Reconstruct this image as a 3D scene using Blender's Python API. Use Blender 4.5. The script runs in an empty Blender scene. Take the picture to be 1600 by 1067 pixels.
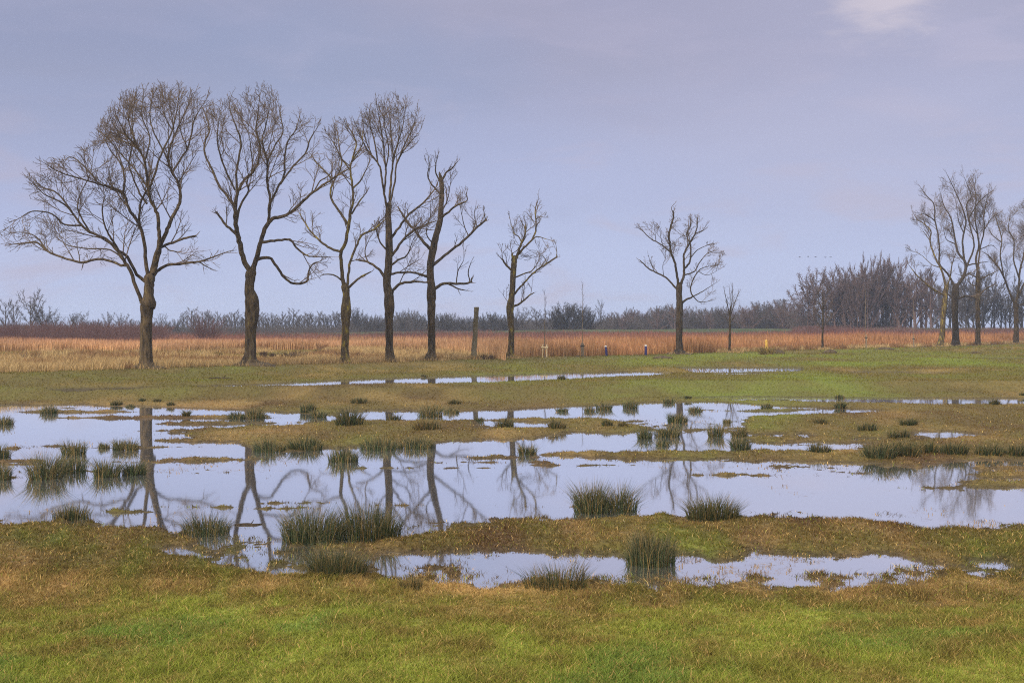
import bpy, math, random
import numpy as np
from mathutils import Vector

# ------------------------------------------------------------------ camera, sky, sun, exposure
S = bpy.context.scene
COL = S.collection
HOR, FPX, CAMH = 510.0, 2000.0, 3.4          # horizon row, focal length in photo pixels, eye height over the water
FH = FPX * CAMH
cd = bpy.data.cameras.new('camera'); cam = bpy.data.objects.new('camera', cd); COL.objects.link(cam)
cam.location = (0, 0, CAMH); cam.rotation_euler = (math.radians(90), 0, 0)
cd.sensor_width = 36; cd.lens = 36 * FPX / 1600; cd.shift_y = -(533.5 - HOR) / 1600
cd.clip_start = 0.5; cd.clip_end = 9000
S.cycles.use_denoising = False; S.cycles.use_adaptive_sampling = False; S.cycles.filter_width = 1.1; S.cycles.volume_bounces = 1; S.cycles.sample_clamp_indirect = 4
S.camera = cam

SUN_EL, SUN_AZ = 24.0, 215.0                  # azimuth clockwise from +Y (view direction): behind and to the left
wd = bpy.data.worlds.new('World'); S.world = wd; wd.use_nodes = True
nt = wd.node_tree; nt.nodes.clear()
def N(t, **k):
    n = nt.nodes.new(t)
    for a, v in k.items(): setattr(n, a, v)
    return n
def L(a, b): nt.links.new(a, b)
out = N('ShaderNodeOutputWorld'); bg = N('ShaderNodeBackground'); L(bg.outputs[0], out.inputs[0])
tc = N('ShaderNodeTexCoord'); sep = N('ShaderNodeSeparateXYZ'); L(tc.outputs['Generated'], sep.inputs[0])
sky = N('ShaderNodeTexSky', sky_type='NISHITA'); sky.sun_disc = False
sky.sun_elevation = math.radians(SUN_EL); sky.sun_rotation = math.radians(SUN_AZ)
mp = N('ShaderNodeMapping'); mp.inputs['Scale'].default_value = (1.0, 1.0, 3.6); mp.inputs['Location'].default_value = (3.3, 1.2, 0.4); mp.inputs['Rotation'].default_value = (0, math.radians(-9), 0)
L(tc.outputs['Generated'], mp.inputs[0])
def noise(scale, detail, rough, dist=0.0):
    n = N('ShaderNodeTexNoise'); n.inputs['Scale'].default_value = scale; n.inputs['Detail'].default_value = detail
    n.inputs['Roughness'].default_value = rough; n.inputs['Distortion'].default_value = dist
    L(mp.outputs[0], n.inputs['Vector']); return n
def math_(op, a, b=None, clamp=False):
    n = N('ShaderNodeMath', operation=op); n.use_clamp = clamp
    for i, v in enumerate((a, b)):
        if v is None: continue
        if isinstance(v, (int, float)): n.inputs[i].default_value = v
        else: L(v, n.inputs[i])
    return n.outputs[0]
n1 = noise(3.0, 5, 0.5, 0.35); n2 = noise(9.0, 4, 0.55, 0.5); n3 = noise(26.0, 5, 0.6, 0.4)
# elevation wobbles a little so the cloud layers have soft uneven borders
wob = math_('MULTIPLY', math_('SUBTRACT', n1.outputs[0], 0.5), 0.10)
el = math_('ADD', sep.outputs['Z'], wob)
rmp = N('ShaderNodeValToRGB'); L(el, rmp.inputs[0]); cr = rmp.color_ramp; cr.interpolation = 'EASE'
stops = [(0.0, (.50, .58, .86)), (.05, (.48, .545, .83)), (.11, (.43, .475, .74)), (.165, (.39, .42, .645)), (.195, (.335, .35, .525)), (.235, (.375, .37, .53)),
         (.30, (.44, .44, .60)), (.40, (.95, .93, .98)), (.62, (1.9, 1.84, 1.78)), (1.0, (2.5, 2.42, 2.3))]
while len(cr.elements) < len(stops): cr.elements.new(0.5)
for e, (p, c) in zip(cr.elements, stops): e.position = p; e.color = (*c, 1)
def mixc(fac, a, b, mode='MIX'):
    m = N('ShaderNodeMix', data_type='RGBA', blend_type=mode)
    if isinstance(fac, (int, float)): m.inputs[0].default_value = fac
    else: L(fac, m.inputs[0])
    for i, v in ((6, a), (7, b)):
        if isinstance(v, tuple): m.inputs[i].default_value = (*v, 1)
        else: L(v, m.inputs[i])
    return m.outputs[2]
# pale pinkish cloud swells and darker blue-grey troughs
sw = N('ShaderNodeMapRange', interpolation_type='SMOOTHSTEP'); L(n2.outputs[0], sw.inputs[0])
sw.inputs[1].default_value = .47; sw.inputs[2].default_value = .72
c1 = mixc(math_('MULTIPLY', sw.outputs[0], 0.7), rmp.outputs[0], (.50, .46, .63))
dk = N('ShaderNodeMapRange', interpolation_type='SMOOTHSTEP'); L(n1.outputs[0], dk.inputs[0])
dk.inputs[1].default_value = .52; dk.inputs[2].default_value = .30; dk.inputs[3].default_value = 0; dk.inputs[4].default_value = 1
c2 = mixc(math_('MULTIPLY', dk.outputs[0], 0.58), c1, (.26, .29, .50))
# the thin bright break in the cloud high on the right
vd = N('ShaderNodeVectorMath', operation='DISTANCE'); L(tc.outputs['Generated'], vd.inputs[0])
v = Vector((578, 2000, HOR + 4)).normalized(); vd.inputs[1].default_value = v
br = N('ShaderNodeMapRange', interpolation_type='SMOOTHSTEP'); L(math_('ADD', vd.outputs['Value'], math_('MULTIPLY', math_('SUBTRACT', n3.outputs[0], .5), .07)), br.inputs[0])
br.inputs[1].default_value = .05; br.inputs[2].default_value = .0; br.inputs[3].default_value = 0; br.inputs[4].default_value = 1
c3 = mixc(math_('MULTIPLY', br.outputs[0], 0.85), c2, (.82, .70, .72))
def bank(px_, py_, r0, r1, col, f):
    # a broad soft cloud bank round one direction of the sky
    global c3
    d = N('ShaderNodeVectorMath', operation='DISTANCE'); m_ = N('ShaderNodeMapping'); m_.inputs['Scale'].default_value = (1, 1, 2.2); L(tc.outputs['Generated'], m_.inputs[0]); L(m_.outputs[0], d.inputs[0])
    q = Vector((px_ - 800, 2000, HOR - py_)).normalized(); d.inputs[1].default_value = (q.x, q.y, q.z * 2.2)
    w = N('ShaderNodeMapRange', interpolation_type='SMOOTHSTEP'); L(math_('ADD', d.outputs['Value'], math_('MULTIPLY', math_('SUBTRACT', n1.outputs[0], .5), .35)), w.inputs[0])
    w.inputs[1].default_value = r1; w.inputs[2].default_value = r0; w.inputs[3].default_value = 0; w.inputs[4].default_value = 1
    c3 = mixc(math_('MULTIPLY', w.outputs[0], f), c3, col)
bank(120, 60, .06, .36, (.30, .335, .51), .55)
bank(1350, 160, .04, .34, (.52, .49, .65), .5)
bank(900, 20, .03, .26, (.38, .36, .50), .45)
bank(560, 120, .02, .16, (.31, .37, .58), .4)
c3 = mixc(.10, c3, (.42, .42, .50))
skm = N('ShaderNodeVectorMath', operation='SCALE'); L(sky.outputs[0], skm.inputs[0]); skm.inputs[3].default_value = 0.08
c4 = mixc(0.88, skm.outputs[0], c3)
L(c4, bg.inputs[0]); bg.inputs[1].default_value = 0.94

ld = bpy.data.lights.new('sun', 'SUN'); lo = bpy.data.objects.new('sun', ld); COL.objects.link(lo)
ld.energy = 3.3; ld.angle = math.radians(9); ld.color = (1.0, .88, .70)
a = math.radians(SUN_AZ); e_ = math.radians(SUN_EL)
to_sun = Vector((math.sin(a) * math.cos(e_), math.cos(a) * math.cos(e_), math.sin(e_)))
lo.rotation_euler = to_sun.to_track_quat('Z', 'Y').to_euler()
S.view_settings.view_transform = 'Standard'; S.view_settings.look = 'None'
S.view_settings.exposure = 0.14; S.view_settings.gamma = 1.0; S.view_settings.use_curve_mapping = False

# ------------------------------------------------------------------ helpers
rng = np.random.default_rng(7)
def tag(o, label=None, cat=None, group=None, kind=None):
    if label: o['label'] = label
    if cat: o['category'] = cat
    if group: o['group'] = group
    if kind: o['kind'] = kind
    return o
def mesh_np(name, V, faces, mat, parent=None, tint=None, smooth=True):
    """V (n,3); faces a list of integer arrays (m,k)."""
    me = bpy.data.meshes.new(name)
    V = np.ascontiguousarray(V, dtype=np.float32)
    me.vertices.add(len(V)); me.vertices.foreach_set('co', V.ravel())
    faces = [np.asarray(f, dtype=np.int32) for f in faces if len(f)]
    idx = np.concatenate([f.ravel() for f in faces])
    tot = np.concatenate([np.full(len(f), f.shape[1], np.int32) for f in faces])
    st = np.concatenate([[0], np.cumsum(tot)[:-1]]).astype(np.int32)
    me.loops.add(len(idx)); me.loops.foreach_set('vertex_index', idx)
    me.polygons.add(len(tot)); me.polygons.foreach_set('loop_start', st)
    try: me.polygons.foreach_set('loop_total', tot)
    except Exception: pass
    if smooth: me.polygons.foreach_set('use_smooth', np.ones(len(tot), dtype=bool))
    if tint is not None:
        at = me.color_attributes.new('tint', 'FLOAT_COLOR', 'POINT')
        c = np.ones((len(V), 4), np.float32); c[:, :3] = tint; at.data.foreach_set('color', c.ravel())
    me.update(calc_edges=True); me.validate()
    if mat: me.materials.append(mat)
    o = bpy.data.objects.new(name, me); COL.objects.link(o)
    if parent: o.parent = parent
    return o
def empty(name, loc):
    o = bpy.data.objects.new(name, None); COL.objects.link(o); o.location = loc; o.empty_display_size = .3
    return o
class Geo:
    """collects several shapes into ONE mesh"""
    def __init__(s): s.V = []; s.F = {3: [], 4: []}; s.n = 0
    def add(s, V, F):
        V = np.asarray(V, float).reshape(-1, 3)
        for f in F:
            f = np.asarray(f)
            if len(f): s.F[f.shape[1]].append(f + s.n)
        s.V.append(V); s.n += len(V)
    def build(s, name, mat, parent=None, smooth=True):
        return mesh_np(name, np.concatenate(s.V), [np.concatenate(s.F[k]) for k in (3, 4) if s.F[k]], mat, parent, smooth=smooth)
def tubes(P, R, k):
    """P (B,n,3) centre lines, R (B,n) radii -> verts, quads"""
    P = np.asarray(P, float); R = np.asarray(R, float); B, n, _ = P.shape
    T = np.empty_like(P); T[:, 1:-1] = P[:, 2:] - P[:, :-2]; T[:, 0] = P[:, 1] - P[:, 0]; T[:, -1] = P[:, -1] - P[:, -2]
    T /= np.linalg.norm(T, axis=2, keepdims=True) + 1e-9
    ref = np.array((.31, .93, .17)); ref /= np.linalg.norm(ref)
    Nn = np.cross(T, ref); Nn /= np.linalg.norm(Nn, axis=2, keepdims=True) + 1e-9
    Bn = np.cross(T, Nn)
    a = np.arange(k) * 2 * math.pi / k
    V = P[:, :, None, :] + R[:, :, None, None] * (np.cos(a)[None, None, :, None] * Nn[:, :, None, :] + np.sin(a)[None, None, :, None] * Bn[:, :, None, :])
    i = np.arange(B)[:, None, None] * n * k + np.arange(n - 1)[None, :, None] * k
    j = np.arange(k)[None, None, :]; j2 = (j + 1) % k
    F = np.stack([i + j, i + j2, i + k + j2, i + k + j], axis=3).reshape(-1, 4)
    return V.reshape(-1, 3), F
def box(cx, cy, cz, sx, sy, sz, taper=1.0, bev=.12):
    """box with chamfered vertical edges, (cx,cy,cz) = centre of its foot"""
    hx, hy = sx / 2, sy / 2; b = bev * min(sx, sy)
    ring = [(-hx + b, -hy), (hx - b, -hy), (hx, -hy + b), (hx, hy - b), (hx - b, hy), (-hx + b, hy), (-hx, hy - b), (-hx, -hy + b)]
    V = [(cx + x, cy + y, cz) for x, y in ring] + [(cx + x * taper, cy + y * taper, cz + sz * .97) for x, y in ring] + \
        [(cx + x * taper * .9, cy + y * taper * .9, cz + sz) for x, y in ring] + [(cx, cy, cz + sz)]
    Q = [(i, (i + 1) % 8, 8 + (i + 1) % 8, 8 + i) for i in range(8)] + [(8 + i, 8 + (i + 1) % 8, 16 + (i + 1) % 8, 16 + i) for i in range(8)]
    T = [(16 + i, 16 + (i + 1) % 8, 24) for i in range(8)]
    return V, [Q, T]

def hash2(ix, iy, seed):
    h = (ix.astype(np.int64) * 374761393 + iy.astype(np.int64) * 668265263 + seed * 982451653) & 0xFFFFFFFF
    h = ((h ^ (h >> 13)) * 1274126177) & 0xFFFFFFFF
    return ((h ^ (h >> 16)) & 0xFFFF) / 65535.0
def vnoise(x, y, seed=0):
    ix = np.floor(x); iy = np.floor(y); fx = x - ix; fy = y - iy
    fx = fx * fx * (3 - 2 * fx); fy = fy * fy * (3 - 2 * fy)
    a = hash2(ix, iy, seed); b = hash2(ix + 1, iy, seed); c = hash2(ix, iy + 1, seed); d = hash2(ix + 1, iy + 1, seed)
    return (a * (1 - fx) + b * fx) * (1 - fy) + (c * (1 - fx) + d * fx) * fy
def fbm(x, y, seed=0, o=3):
    s = 0; t = 0; amp = 1.0
    for i in range(o):
        s = s + amp * vnoise(x * 2 ** i + 17.3 * i, y * 2 ** i - 9.1 * i, seed + i); t += amp; amp *= .5
    return s / t
def sstep(a, b, x):
    t = np.clip((x - a) / (b - a), 0, 1); return t * t * (3 - 2 * t)

# ------------------------------------------------------------------ materials
def mat(name):
    m = bpy.data.materials.new(name); m.use_nodes = True; t = m.node_tree
    b = t.nodes['Principled BSDF']; b.inputs['Specular IOR Level'].default_value = .25
    return m, t, b
def ramp_mat(name, c1, c2, scale, rough=.85, bump=0.0, detail=5, stretch=(1, 1, 1), lo=.35, hi=.65, bscale=None, c3=None):
    m, t, b = mat(name)
    co = t.nodes.new('ShaderNodeTexCoord'); mpn = t.nodes.new('ShaderNodeMapping'); mpn.inputs['Scale'].default_value = stretch
    t.links.new(co.outputs['Object'], mpn.inputs[0])
    n = t.nodes.new('ShaderNodeTexNoise'); n.inputs['Scale'].default_value = scale; n.inputs['Detail'].default_value = detail
    t.links.new(mpn.outputs[0], n.inputs['Vector'])
    r = t.nodes.new('ShaderNodeValToRGB'); r.color_ramp.elements[0].position = lo; r.color_ramp.elements[1].position = hi
    r.color_ramp.elements[0].color = (*c1, 1); r.color_ramp.elements[1].color = (*c2, 1)
    if c3: e = r.color_ramp.elements.new(hi + .13); e.color = (*c3, 1)
    t.links.new(n.outputs[0], r.inputs[0]); t.links.new(r.outputs[0], b.inputs['Base Color'])
    b.inputs['Roughness'].default_value = rough
    if bump:
        n2 = t.nodes.new('ShaderNodeTexNoise'); n2.inputs['Scale'].default_value = bscale or scale * 3; n2.inputs['Detail'].default_value = 6
        t.links.new(mpn.outputs[0], n2.inputs['Vector'])
        bp = t.nodes.new('ShaderNodeBump'); bp.inputs['Strength'].default_value = bump; bp.inputs['Distance'].default_value = .05
        t.links.new(n2.outputs[0], bp.inputs['Height']); t.links.new(bp.outputs[0], b.inputs['Normal'])
    return m
def tint_mat(name, rough=.8, transl=.25, var=.25):
    """blades: colour of each blade comes from the mesh (living green or dead straw), light passes through a little"""
    m, t, b = mat(name)
    at = t.nodes.new('ShaderNodeVertexColor'); at.layer_name = 'tint'
    t.links.new(at.outputs[0], b.inputs['Base Color']); b.inputs['Roughness'].default_value = rough
    b.inputs['Specular IOR Level'].default_value = .15
    tr = t.nodes.new('ShaderNodeBsdfTranslucent'); t.links.new(at.outputs[0], tr.inputs[0])
    mx = t.nodes.new('ShaderNodeMixShader'); mx.inputs[0].default_value = transl
    t.links.new(b.outputs[0], mx.inputs[1]); t.links.new(tr.outputs[0], mx.inputs[2])
    t.links.new(mx.outputs[0], t.nodes['Material Output'].inputs[0])
    return m
M_bark = ramp_mat('bark', (.026, .019, .012), (.105, .074, .040), 6.5, .9, 1.0, stretch=(1, 1, .22), bscale=16, c3=(.16, .15, .05))
M_bark_moss = ramp_mat('mossy_bark', (.03, .022, .013), (.10, .072, .036), 4.5, .9, 1.0, stretch=(1, 1, .3), bscale=16, lo=.3, hi=.55, c3=(.24, .19, .03))
M_bark_dark = ramp_mat('dark_bark', (.02, .015, .011), (.064, .046, .028), 6.5, .9, 1.0, stretch=(1, 1, .22), bscale=16)
M_twig = ramp_mat('twig_bark', (.08, .056, .038), (.165, .12, .084), 1.5, .9)
M_snag = ramp_mat('weathered_wood', (.11, .09, .055), (.20, .165, .10), 3, .9, .7, stretch=(1, 1, .15))
M_far = ramp_mat('far_twigs', (.055, .046, .045), (.095, .08, .075), .3, .95)
M_oak = ramp_mat('dark_far_twigs', (.035, .030, .029), (.062, .053, .05), .3, .95)
M_farp = ramp_mat('far_purple_twigs', (.095, .062, .060), (.145, .098, .09), .3, .95)
M_shrub = ramp_mat('purple_shrub_twigs', (.10, .05, .05), (.15, .085, .075), .3, .95)
M_soil = ramp_mat('turned_soil', (.045, .032, .02), (.10, .075, .042), 4, .95, .8)
M_blade = tint_mat('grass_blades')
M_rush = tint_mat('rush_stems', .6, .12)
M_reed = tint_mat('reed_stems', .85, .3)
M_stake = ramp_mat('fresh_stake_wood', (.62, .47, .25), (.75, .60, .36), 6, .7, stretch=(1, 1, .1))
M_dimstake = ramp_mat('dim_stake_wood', (.16, .13, .09), (.25, .20, .14), 6, .85, stretch=(1, 1, .1))  # stakes in less light: the dimness is put into the wood colour
M_dark = ramp_mat('dark_rubber', (.018, .016, .018), (.04, .035, .035), 5, .7)
M_blue = ramp_mat('blue_paint', (.02, .02, .10), (.035, .035, .15), 5, .5)
M_white = ramp_mat('white_paint', (.50, .50, .50), (.62, .62, .60), 5, .5)
M_yellow = ramp_mat('yellow_paint', (.72, .42, .06), (.82, .52, .10), 5, .5)
M_roof = ramp_mat('red_roof_tiles', (.26, .06, .05), (.36, .10, .08), 1.5, .8)
M_wall = ramp_mat('pale_render', (.45, .43, .42), (.6, .58, .55), .6, .9)
M_brick = ramp_mat('farm_brick', (.20, .09, .06), (.28, .13, .09), .8, .9)
M_bird = ramp_mat('bird_plumage', (.03, .03, .035), (.07, .065, .07), 5, .8)

# ------------------------------------------------------------------ the marsh: where the water lies (outlines read off the plane of the water)
PERCH = .36      # the strip of water before the trees stands on higher ground
def px2w(px, py, lv=0.0): D = FPX * (CAMH - lv) / (py - HOR); return ((px - 800) / FPX * D, D)
WATER = [
 # back pool and the wide main pool
 [(-700,640),(-80,634),(120,632),(260,637),(380,640),(470,646),(520,649),(560,655),(500,661),(420,667),(330,671),(255,677),(300,683),(380,691),(450,705),(520,701),(570,696),(620,700),(690,692),(820,685),(900,677),(1000,674),(1100,676),(1165,684),(1200,693),(1270,690),(1350,694),(1352,703),(1200,703),(1080,705),(1000,707),(930,707),(845,708),
  (830,711),(900,714),(1000,718),(1100,719),(1200,721),(1260,728),(1350,742),(1420,733),(1500,722),(1600,716),(2300,712),(2300,830),(1560,823),(1440,819),(1380,811),(1300,807),(1180,805),(1060,809),(900,811),(780,817),(700,822),(650,826),(630,842),(560,846),(480,849),(440,852),(385,855),(345,846),(250,825),(130,820),(60,815),(-80,815),(-700,812)],
 [(1040,622),(1200,620),(1340,622),(1480,622.5),(2300,623),(2300,632),(1500,632),(1350,630),(1200,627)],
 [(800,640),(900,636),(950,632),(1010,630),(1100,628),(1180,632),(1240,636),(1370,641),(1385,645),(1250,648),(1180,651),(1100,664),(1050,669),(1000,657),(900,654),(800,655),(700,656),(690,647),(760,641)],
 [(520,647),(600,644),(705,644),(705,654),(620,657),(545,655)],
 [(755,658),(862,660),(852,668),(770,669)],
 [(1425,677),(1490,675.5),(1545,682),(1480,685)],
 [(1330,684.5),(1395,685),(1390,688),(1340,688)],
 [(1170,679),(1240,676.5),(1238,682),(1180,685)],
 # near pool
 [(575,884),(592,869),(650,863),(760,866),(900,868),(980,872),(1060,872),(1200,868),(1290,866),(1400,872),(1460,878),(1540,884),(1500,896),(1420,902),(1330,908),(1240,917),(1130,915),(1060,913),(960,917),(850,910),(740,907),(650,899),(590,904)],
 [(1550,892),(1620,889),(2300,884),(2300,900),(1570,900)],
]
PUDDLE = [
 [(300,603),(395,600.5),(480,597),(560,593),(700,589.5),(850,584.5),(1000,581),(1060,583),(1000,588),(880,593),(760,598),(600,600),(480,603.5),(410,604.5),(310,605.5)],
 [(60,608.5),(140,607),(240,605.5),(200,608),(110,609.5)],
 [(1100,584.3),(1180,583.2),(1255,585),(1190,586.2),(1110,585.6)],
 [(1320,581),(1420,582),(1490,583),(1440,585),(1340,584)],
 [(1530,560.3),(1660,560),(1660,562),(1550,562)],
]
ISLAND = [
 [(1425,762),(1500,754),(1570,751),(2300,746),(2300,758),(1540,762.5)],
 [(1500,741),(1570,737),(1700,737),(1700,747),(1560,747)],
 [(20,643.6),(110,642),(240,643.4),(110,645.3)], [(100,652.4),(250,650.4),(420,650),(420,653),(200,655)],
 [(240,661.5),(330,659.5),(420,661),(300,663.5)],
 [(240,673),(330,670),(420,669),(420,674),(300,676)], [(240,687.5),(330,683),(400,680),(400,690),(310,690)],
 [(235,718.5),(300,716.5),(390,717.5),(300,720.5)], [(690,714.5),(800,713),(860,715),(760,717)],
 [(900,662),(980,660),(1000,664),(930,666)], [(360,817.5),(400,816),(405,819),(370,820)],
 [(1060,640),(1160,641),(1300,639),(1180,644)],
]
FLOOD = [  # half drowned grass: the ground lies right at the water line
 [(300,832),(400,838),(480,853),(560,858),(590,880),(560,906),(430,908),(330,892),(220,860)],
 [(570,866),(760,868),(700,905),(590,910)],
 [(1180,719),(1400,722),(1480,742),(1400,752),(1200,740)],
 [(1400,872),(1540,886),(1480,902),(1400,900)],
 [(620,824),(740,817),(760,826),(640,842)],
 [(930,656),(1160,652),(1180,682),(1060,676)],
 [(1050,582),(1260,582),(1260,590),(1080,592)],
 [(520,640),(720,640),(720,658),(540,660)],
 [(1170,795),(1400,800),(1480,822),(1200,812)],
 [(1440,884),(1560,880),(1640,902),(1540,908)],
]
def seg_sd(poly, X, Y, lv=0.0):
    """signed distance in metres to an outline, positive inside"""
    W = np.array([px2w(*p, lv) for p in poly]); n = len(W)
    d2 = np.full(X.shape, 1e9); ins = np.zeros(X.shape, bool)
    for i in range(n):
        ax, ay = W[i]; bx, by = W[(i + 1) % n]; ex, ey = bx - ax, by - ay
        t = np.clip(((X - ax) * ex + (Y - ay) * ey) / (ex * ex + ey * ey + 1e-12), 0, 1)
        d2 = np.minimum(d2, (X - ax - t * ex) ** 2 + (Y - ay - t * ey) ** 2)
        c = (ay > Y) != (by > Y)
        ins ^= c & (X < ex * (Y - ay) / (by - ay + 1e-12) + ax)
    d = np.sqrt(d2); return np.where(ins, d, -d)
def masked(polys, X, Y, lv):
    out = np.full(X.shape, -3.0)
    for p in polys:
        W = np.array([px2w(*q, lv) for q in p]); y0, y1 = W[:, 1].min() - 2.5, W[:, 1].max() + 2.5
        rows = np.where((Y[:, 0] > y0) & (Y[:, 0] < y1))[0]
        if not len(rows): continue
        r0, r1 = rows[0], rows[-1] + 1
        out[r0:r1] = np.maximum(out[r0:r1], np.clip(seg_sd(p, X[r0:r1], Y[r0:r1], lv), -3, 3))
    return out
gy = np.concatenate([[514.2, 515, 516], np.arange(517, 560, 1.6), np.arange(560, 720, .8), np.arange(720, 930, 1.1), np.arange(930, 1100, 3), np.arange(1100, 1420, 12)])
gx = np.concatenate([np.arange(-1500, -100, 25), np.arange(-100, 1700, 2.6), np.arange(1700, 3120, 25)])
GD = FH / (gy - HOR)
PX, PY = np.meshgrid(gx, gy); GYW = np.repeat(GD[:, None], len(gx), 1); GXW = (PX - 800) / FPX * GYW
def tree_line(px): return FH / np.maximum(597 - .042 * (px - 228) - HOR, 24)
def bank_h(px): return np.interp(px, [-400, 228, 390, 540, 800, 1060, 1285, 1493, 1587, 2200], [.76, .76, .74, .68, .66, .47, .44, .26, .24, .2])
SD = masked(WATER, GXW, GYW, 0)
IS = masked(ISLAND, GXW, GYW, 0)
FL = masked(FLOOD, GXW, GYW, 0)
SD = np.minimum(SD, -IS)
r0_ = np.interp(PX, [880, 1180], [58., 64.]); UP = PERCH * sstep(r0_, r0_ + 4.5, GYW)
SDp = masked(PUDDLE, GXW, GYW, PERCH); SD = np.maximum(SD, SDp)
lod = np.clip(GYW / 30, 1, 6)
SD = SD + (fbm(GXW / lod * .9, GYW / lod * .5, 3) - .5) * .8 * np.minimum(lod, 2.2) + (fbm(GXW / lod * 2.6, GYW / lod * 1.3, 5) - .5) * .45
# low ridges of matted grass just breaking the surface here and there
rid = fbm(GXW * .16, GYW * .75, 8, 4); SD = np.where((SD > .25) & (GYW < 60), np.minimum(SD, np.maximum(.25 + (.70 - rid) * 8, -.03)), SD)
Z = -.095 * np.tanh(SD / .85)
flw = sstep(-.3, .5, FL)
Z = Z * (1 - .86 * flw) - flw * .018
nearw = 1 - sstep(.05, .10, np.abs(Z))
Z += (fbm(GXW * 3.3, GYW * 2.6, 11, 4) - .5) * .12 * (.45 + .55 * nearw) * sstep(68, 42, GYW)
Z += (vnoise(GXW * 11, GYW * 8, 15) - .5) * .035 * sstep(45, 22, GYW) + (fbm(GXW * 1.3, GYW * .9, 17, 3) - .5) * .11 * nearw * sstep(68, 42, GYW)
Z += (fbm(GXW * .5, GYW * .35, 21) - .5) * .10 * sstep(.03, .09, Z) * sstep(90, 70, GYW)
Z += sstep(.0, .05, Z) * .16 * sstep(915, 1060, PY) 
TL = tree_line(PX)
Z = Z + UP
Z = np.where(GYW > .80 * TL, Z + (bank_h(PX) - .36 - .03) * sstep(.90, .995, GYW / TL), Z)
Z = np.where(GYW > TL * 1.02, bank_h(PX) * .9 + .07 + (fbm(GXW * .12, GYW * .12, 31) - .5) * .16, Z)
def ground_z(px, D):
    py = HOR + FH / D
    i = np.clip(np.searchsorted(gy, py) - 1, 0, len(gy) - 2); j = np.clip(np.searchsorted(gx, px) - 1, 0, len(gx) - 2)
    v = np.clip((py - gy[i]) / (gy[i + 1] - gy[i]), 0, 1); u = np.clip((px - gx[j]) / (gx[j + 1] - gx[j]), 0, 1)
    return (Z[i, j] * (1 - u) + Z[i, j + 1] * u) * (1 - v) + (Z[i + 1, j] * (1 - u) + Z[i + 1, j + 1] * u) * v
def up_at(px, D): q = np.interp(px, [880, 1180], [58., 64.]); return PERCH * sstep(q, q + 4.5, D)
def gz(px, D): return float(ground_z(np.array([float(px)]), np.array([float(D)]))[0])

# sward colours: living green, olive, dead straw, wet brown; where each kind of growth prevails
GREEN = np.array((.235, .262, .040)); LUSH = np.array((.135, .21, .038)); OLIVE = np.array((.19, .150, .036)); STRAW = np.array((.42, .27, .10)); BROWN = np.array((.15, .085, .030)); MUD = np.array((.05, .036, .022))
def sward(px, D, z, seed=0):
    py = HOR + FH / D; x = (px - 800) / FPX * D
    ly = np.array([520, 545, 558, 575, 592, 606, 614, 622, 634, 660, 700, 730, 815, 835, 860, 905, 925, 955, 990, 1100])
    gl = np.interp(py, ly, [.3, .25, .25, .20, .42, .55, .30, .5, .18, .12, .12, .12, .22, .26, .34, .20, .10, .48, .74, .80])
    gr = np.interp(py, ly, [.3, .35, .62, .70, .60, .60, .62, .55, .34, .36, .22, .12, .22, .30, .42, .30, .22, .42, .70, .78])
    k = sstep(500, 1050, px); g = gl * (1 - k) + gr * k
    f = np.clip(py / 600 - .6, .12, 1)            # patches are broad far off, fine near
    n_ = fbm(x * .45 * f, D * .30 * f, 41 + seed, 4) - .5; n2_ = fbm(x * 2.6 * f, D * 2.2 * f, 51 + seed, 3) - .5
    g = np.clip(g + n_ * 1.2 + n2_ * 1.0 * np.clip((py - 560) / 250, .3, 1), 0, 1)[..., None]
    lush = (sstep(.5, .68, fbm(x * .8, D * .6, 61)) * np.clip((py - 600) / 250, .25, 1))[..., None]
    live = GREEN * (1 - .7 * lush) + LUSH * .7 * lush
    st = np.clip(.5 + (fbm(x * 1.1 * f, D * .8 * f, 71) - .5) * 2.6 + np.interp(py, [540, 580, 600, 640, 820, 890, 915, 945, 1000], [.3, .35, .1, -.25, -.3, -.1, .5, .35, .1]), 0, 1)[..., None]
    dead = BROWN * (1 - st) + STRAW * st
    c = np.where(g < .5, dead * (1 - g * 2) + OLIVE * g * 2, OLIVE * (2 - g * 2) + live * (g * 2 - 1))
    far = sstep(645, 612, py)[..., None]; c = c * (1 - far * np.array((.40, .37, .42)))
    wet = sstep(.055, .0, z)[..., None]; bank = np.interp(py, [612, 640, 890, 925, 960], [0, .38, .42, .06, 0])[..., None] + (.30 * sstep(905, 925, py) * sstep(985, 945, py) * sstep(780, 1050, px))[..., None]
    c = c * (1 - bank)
    return c * (1 - wet * .72) + MUD * wet * .72
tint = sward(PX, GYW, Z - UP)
idx = np.arange(len(gy) * len(gx)).reshape(len(gy), len(gx))
quads = np.stack([idx[1:, :-1], idx[1:, 1:], idx[:-1, 1:], idx[:-1, :-1]], 2).reshape(-1, 4)
mg, t, b = mat('marsh_ground')
at = t.nodes.new('ShaderNodeVertexColor'); at.layer_name = 'tint'
geo_n = t.nodes.new('ShaderNodeNewGeometry')
n = t.nodes.new('ShaderNodeTexNoise'); n.inputs['Scale'].default_value = 9; n.inputs['Detail'].default_value = 8; t.links.new(geo_n.outputs['Position'], n.inputs['Vector'])
mr = t.nodes.new('ShaderNodeMapRange'); t.links.new(n.outputs[0], mr.inputs[0]); mr.inputs[1].default_value = .3; mr.inputs[2].default_value = .7; mr.inputs[3].default_value = .55; mr.inputs[4].default_value = 1.25
mm = t.nodes.new('ShaderNodeVectorMath'); mm.operation = 'SCALE'; t.links.new(at.outputs[0], mm.inputs[0]); t.links.new(mr.outputs[0], mm.inputs[3])
t.links.new(mm.outputs[0], b.inputs['Base Color']); b.inputs['Roughness'].default_value = .95
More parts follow.
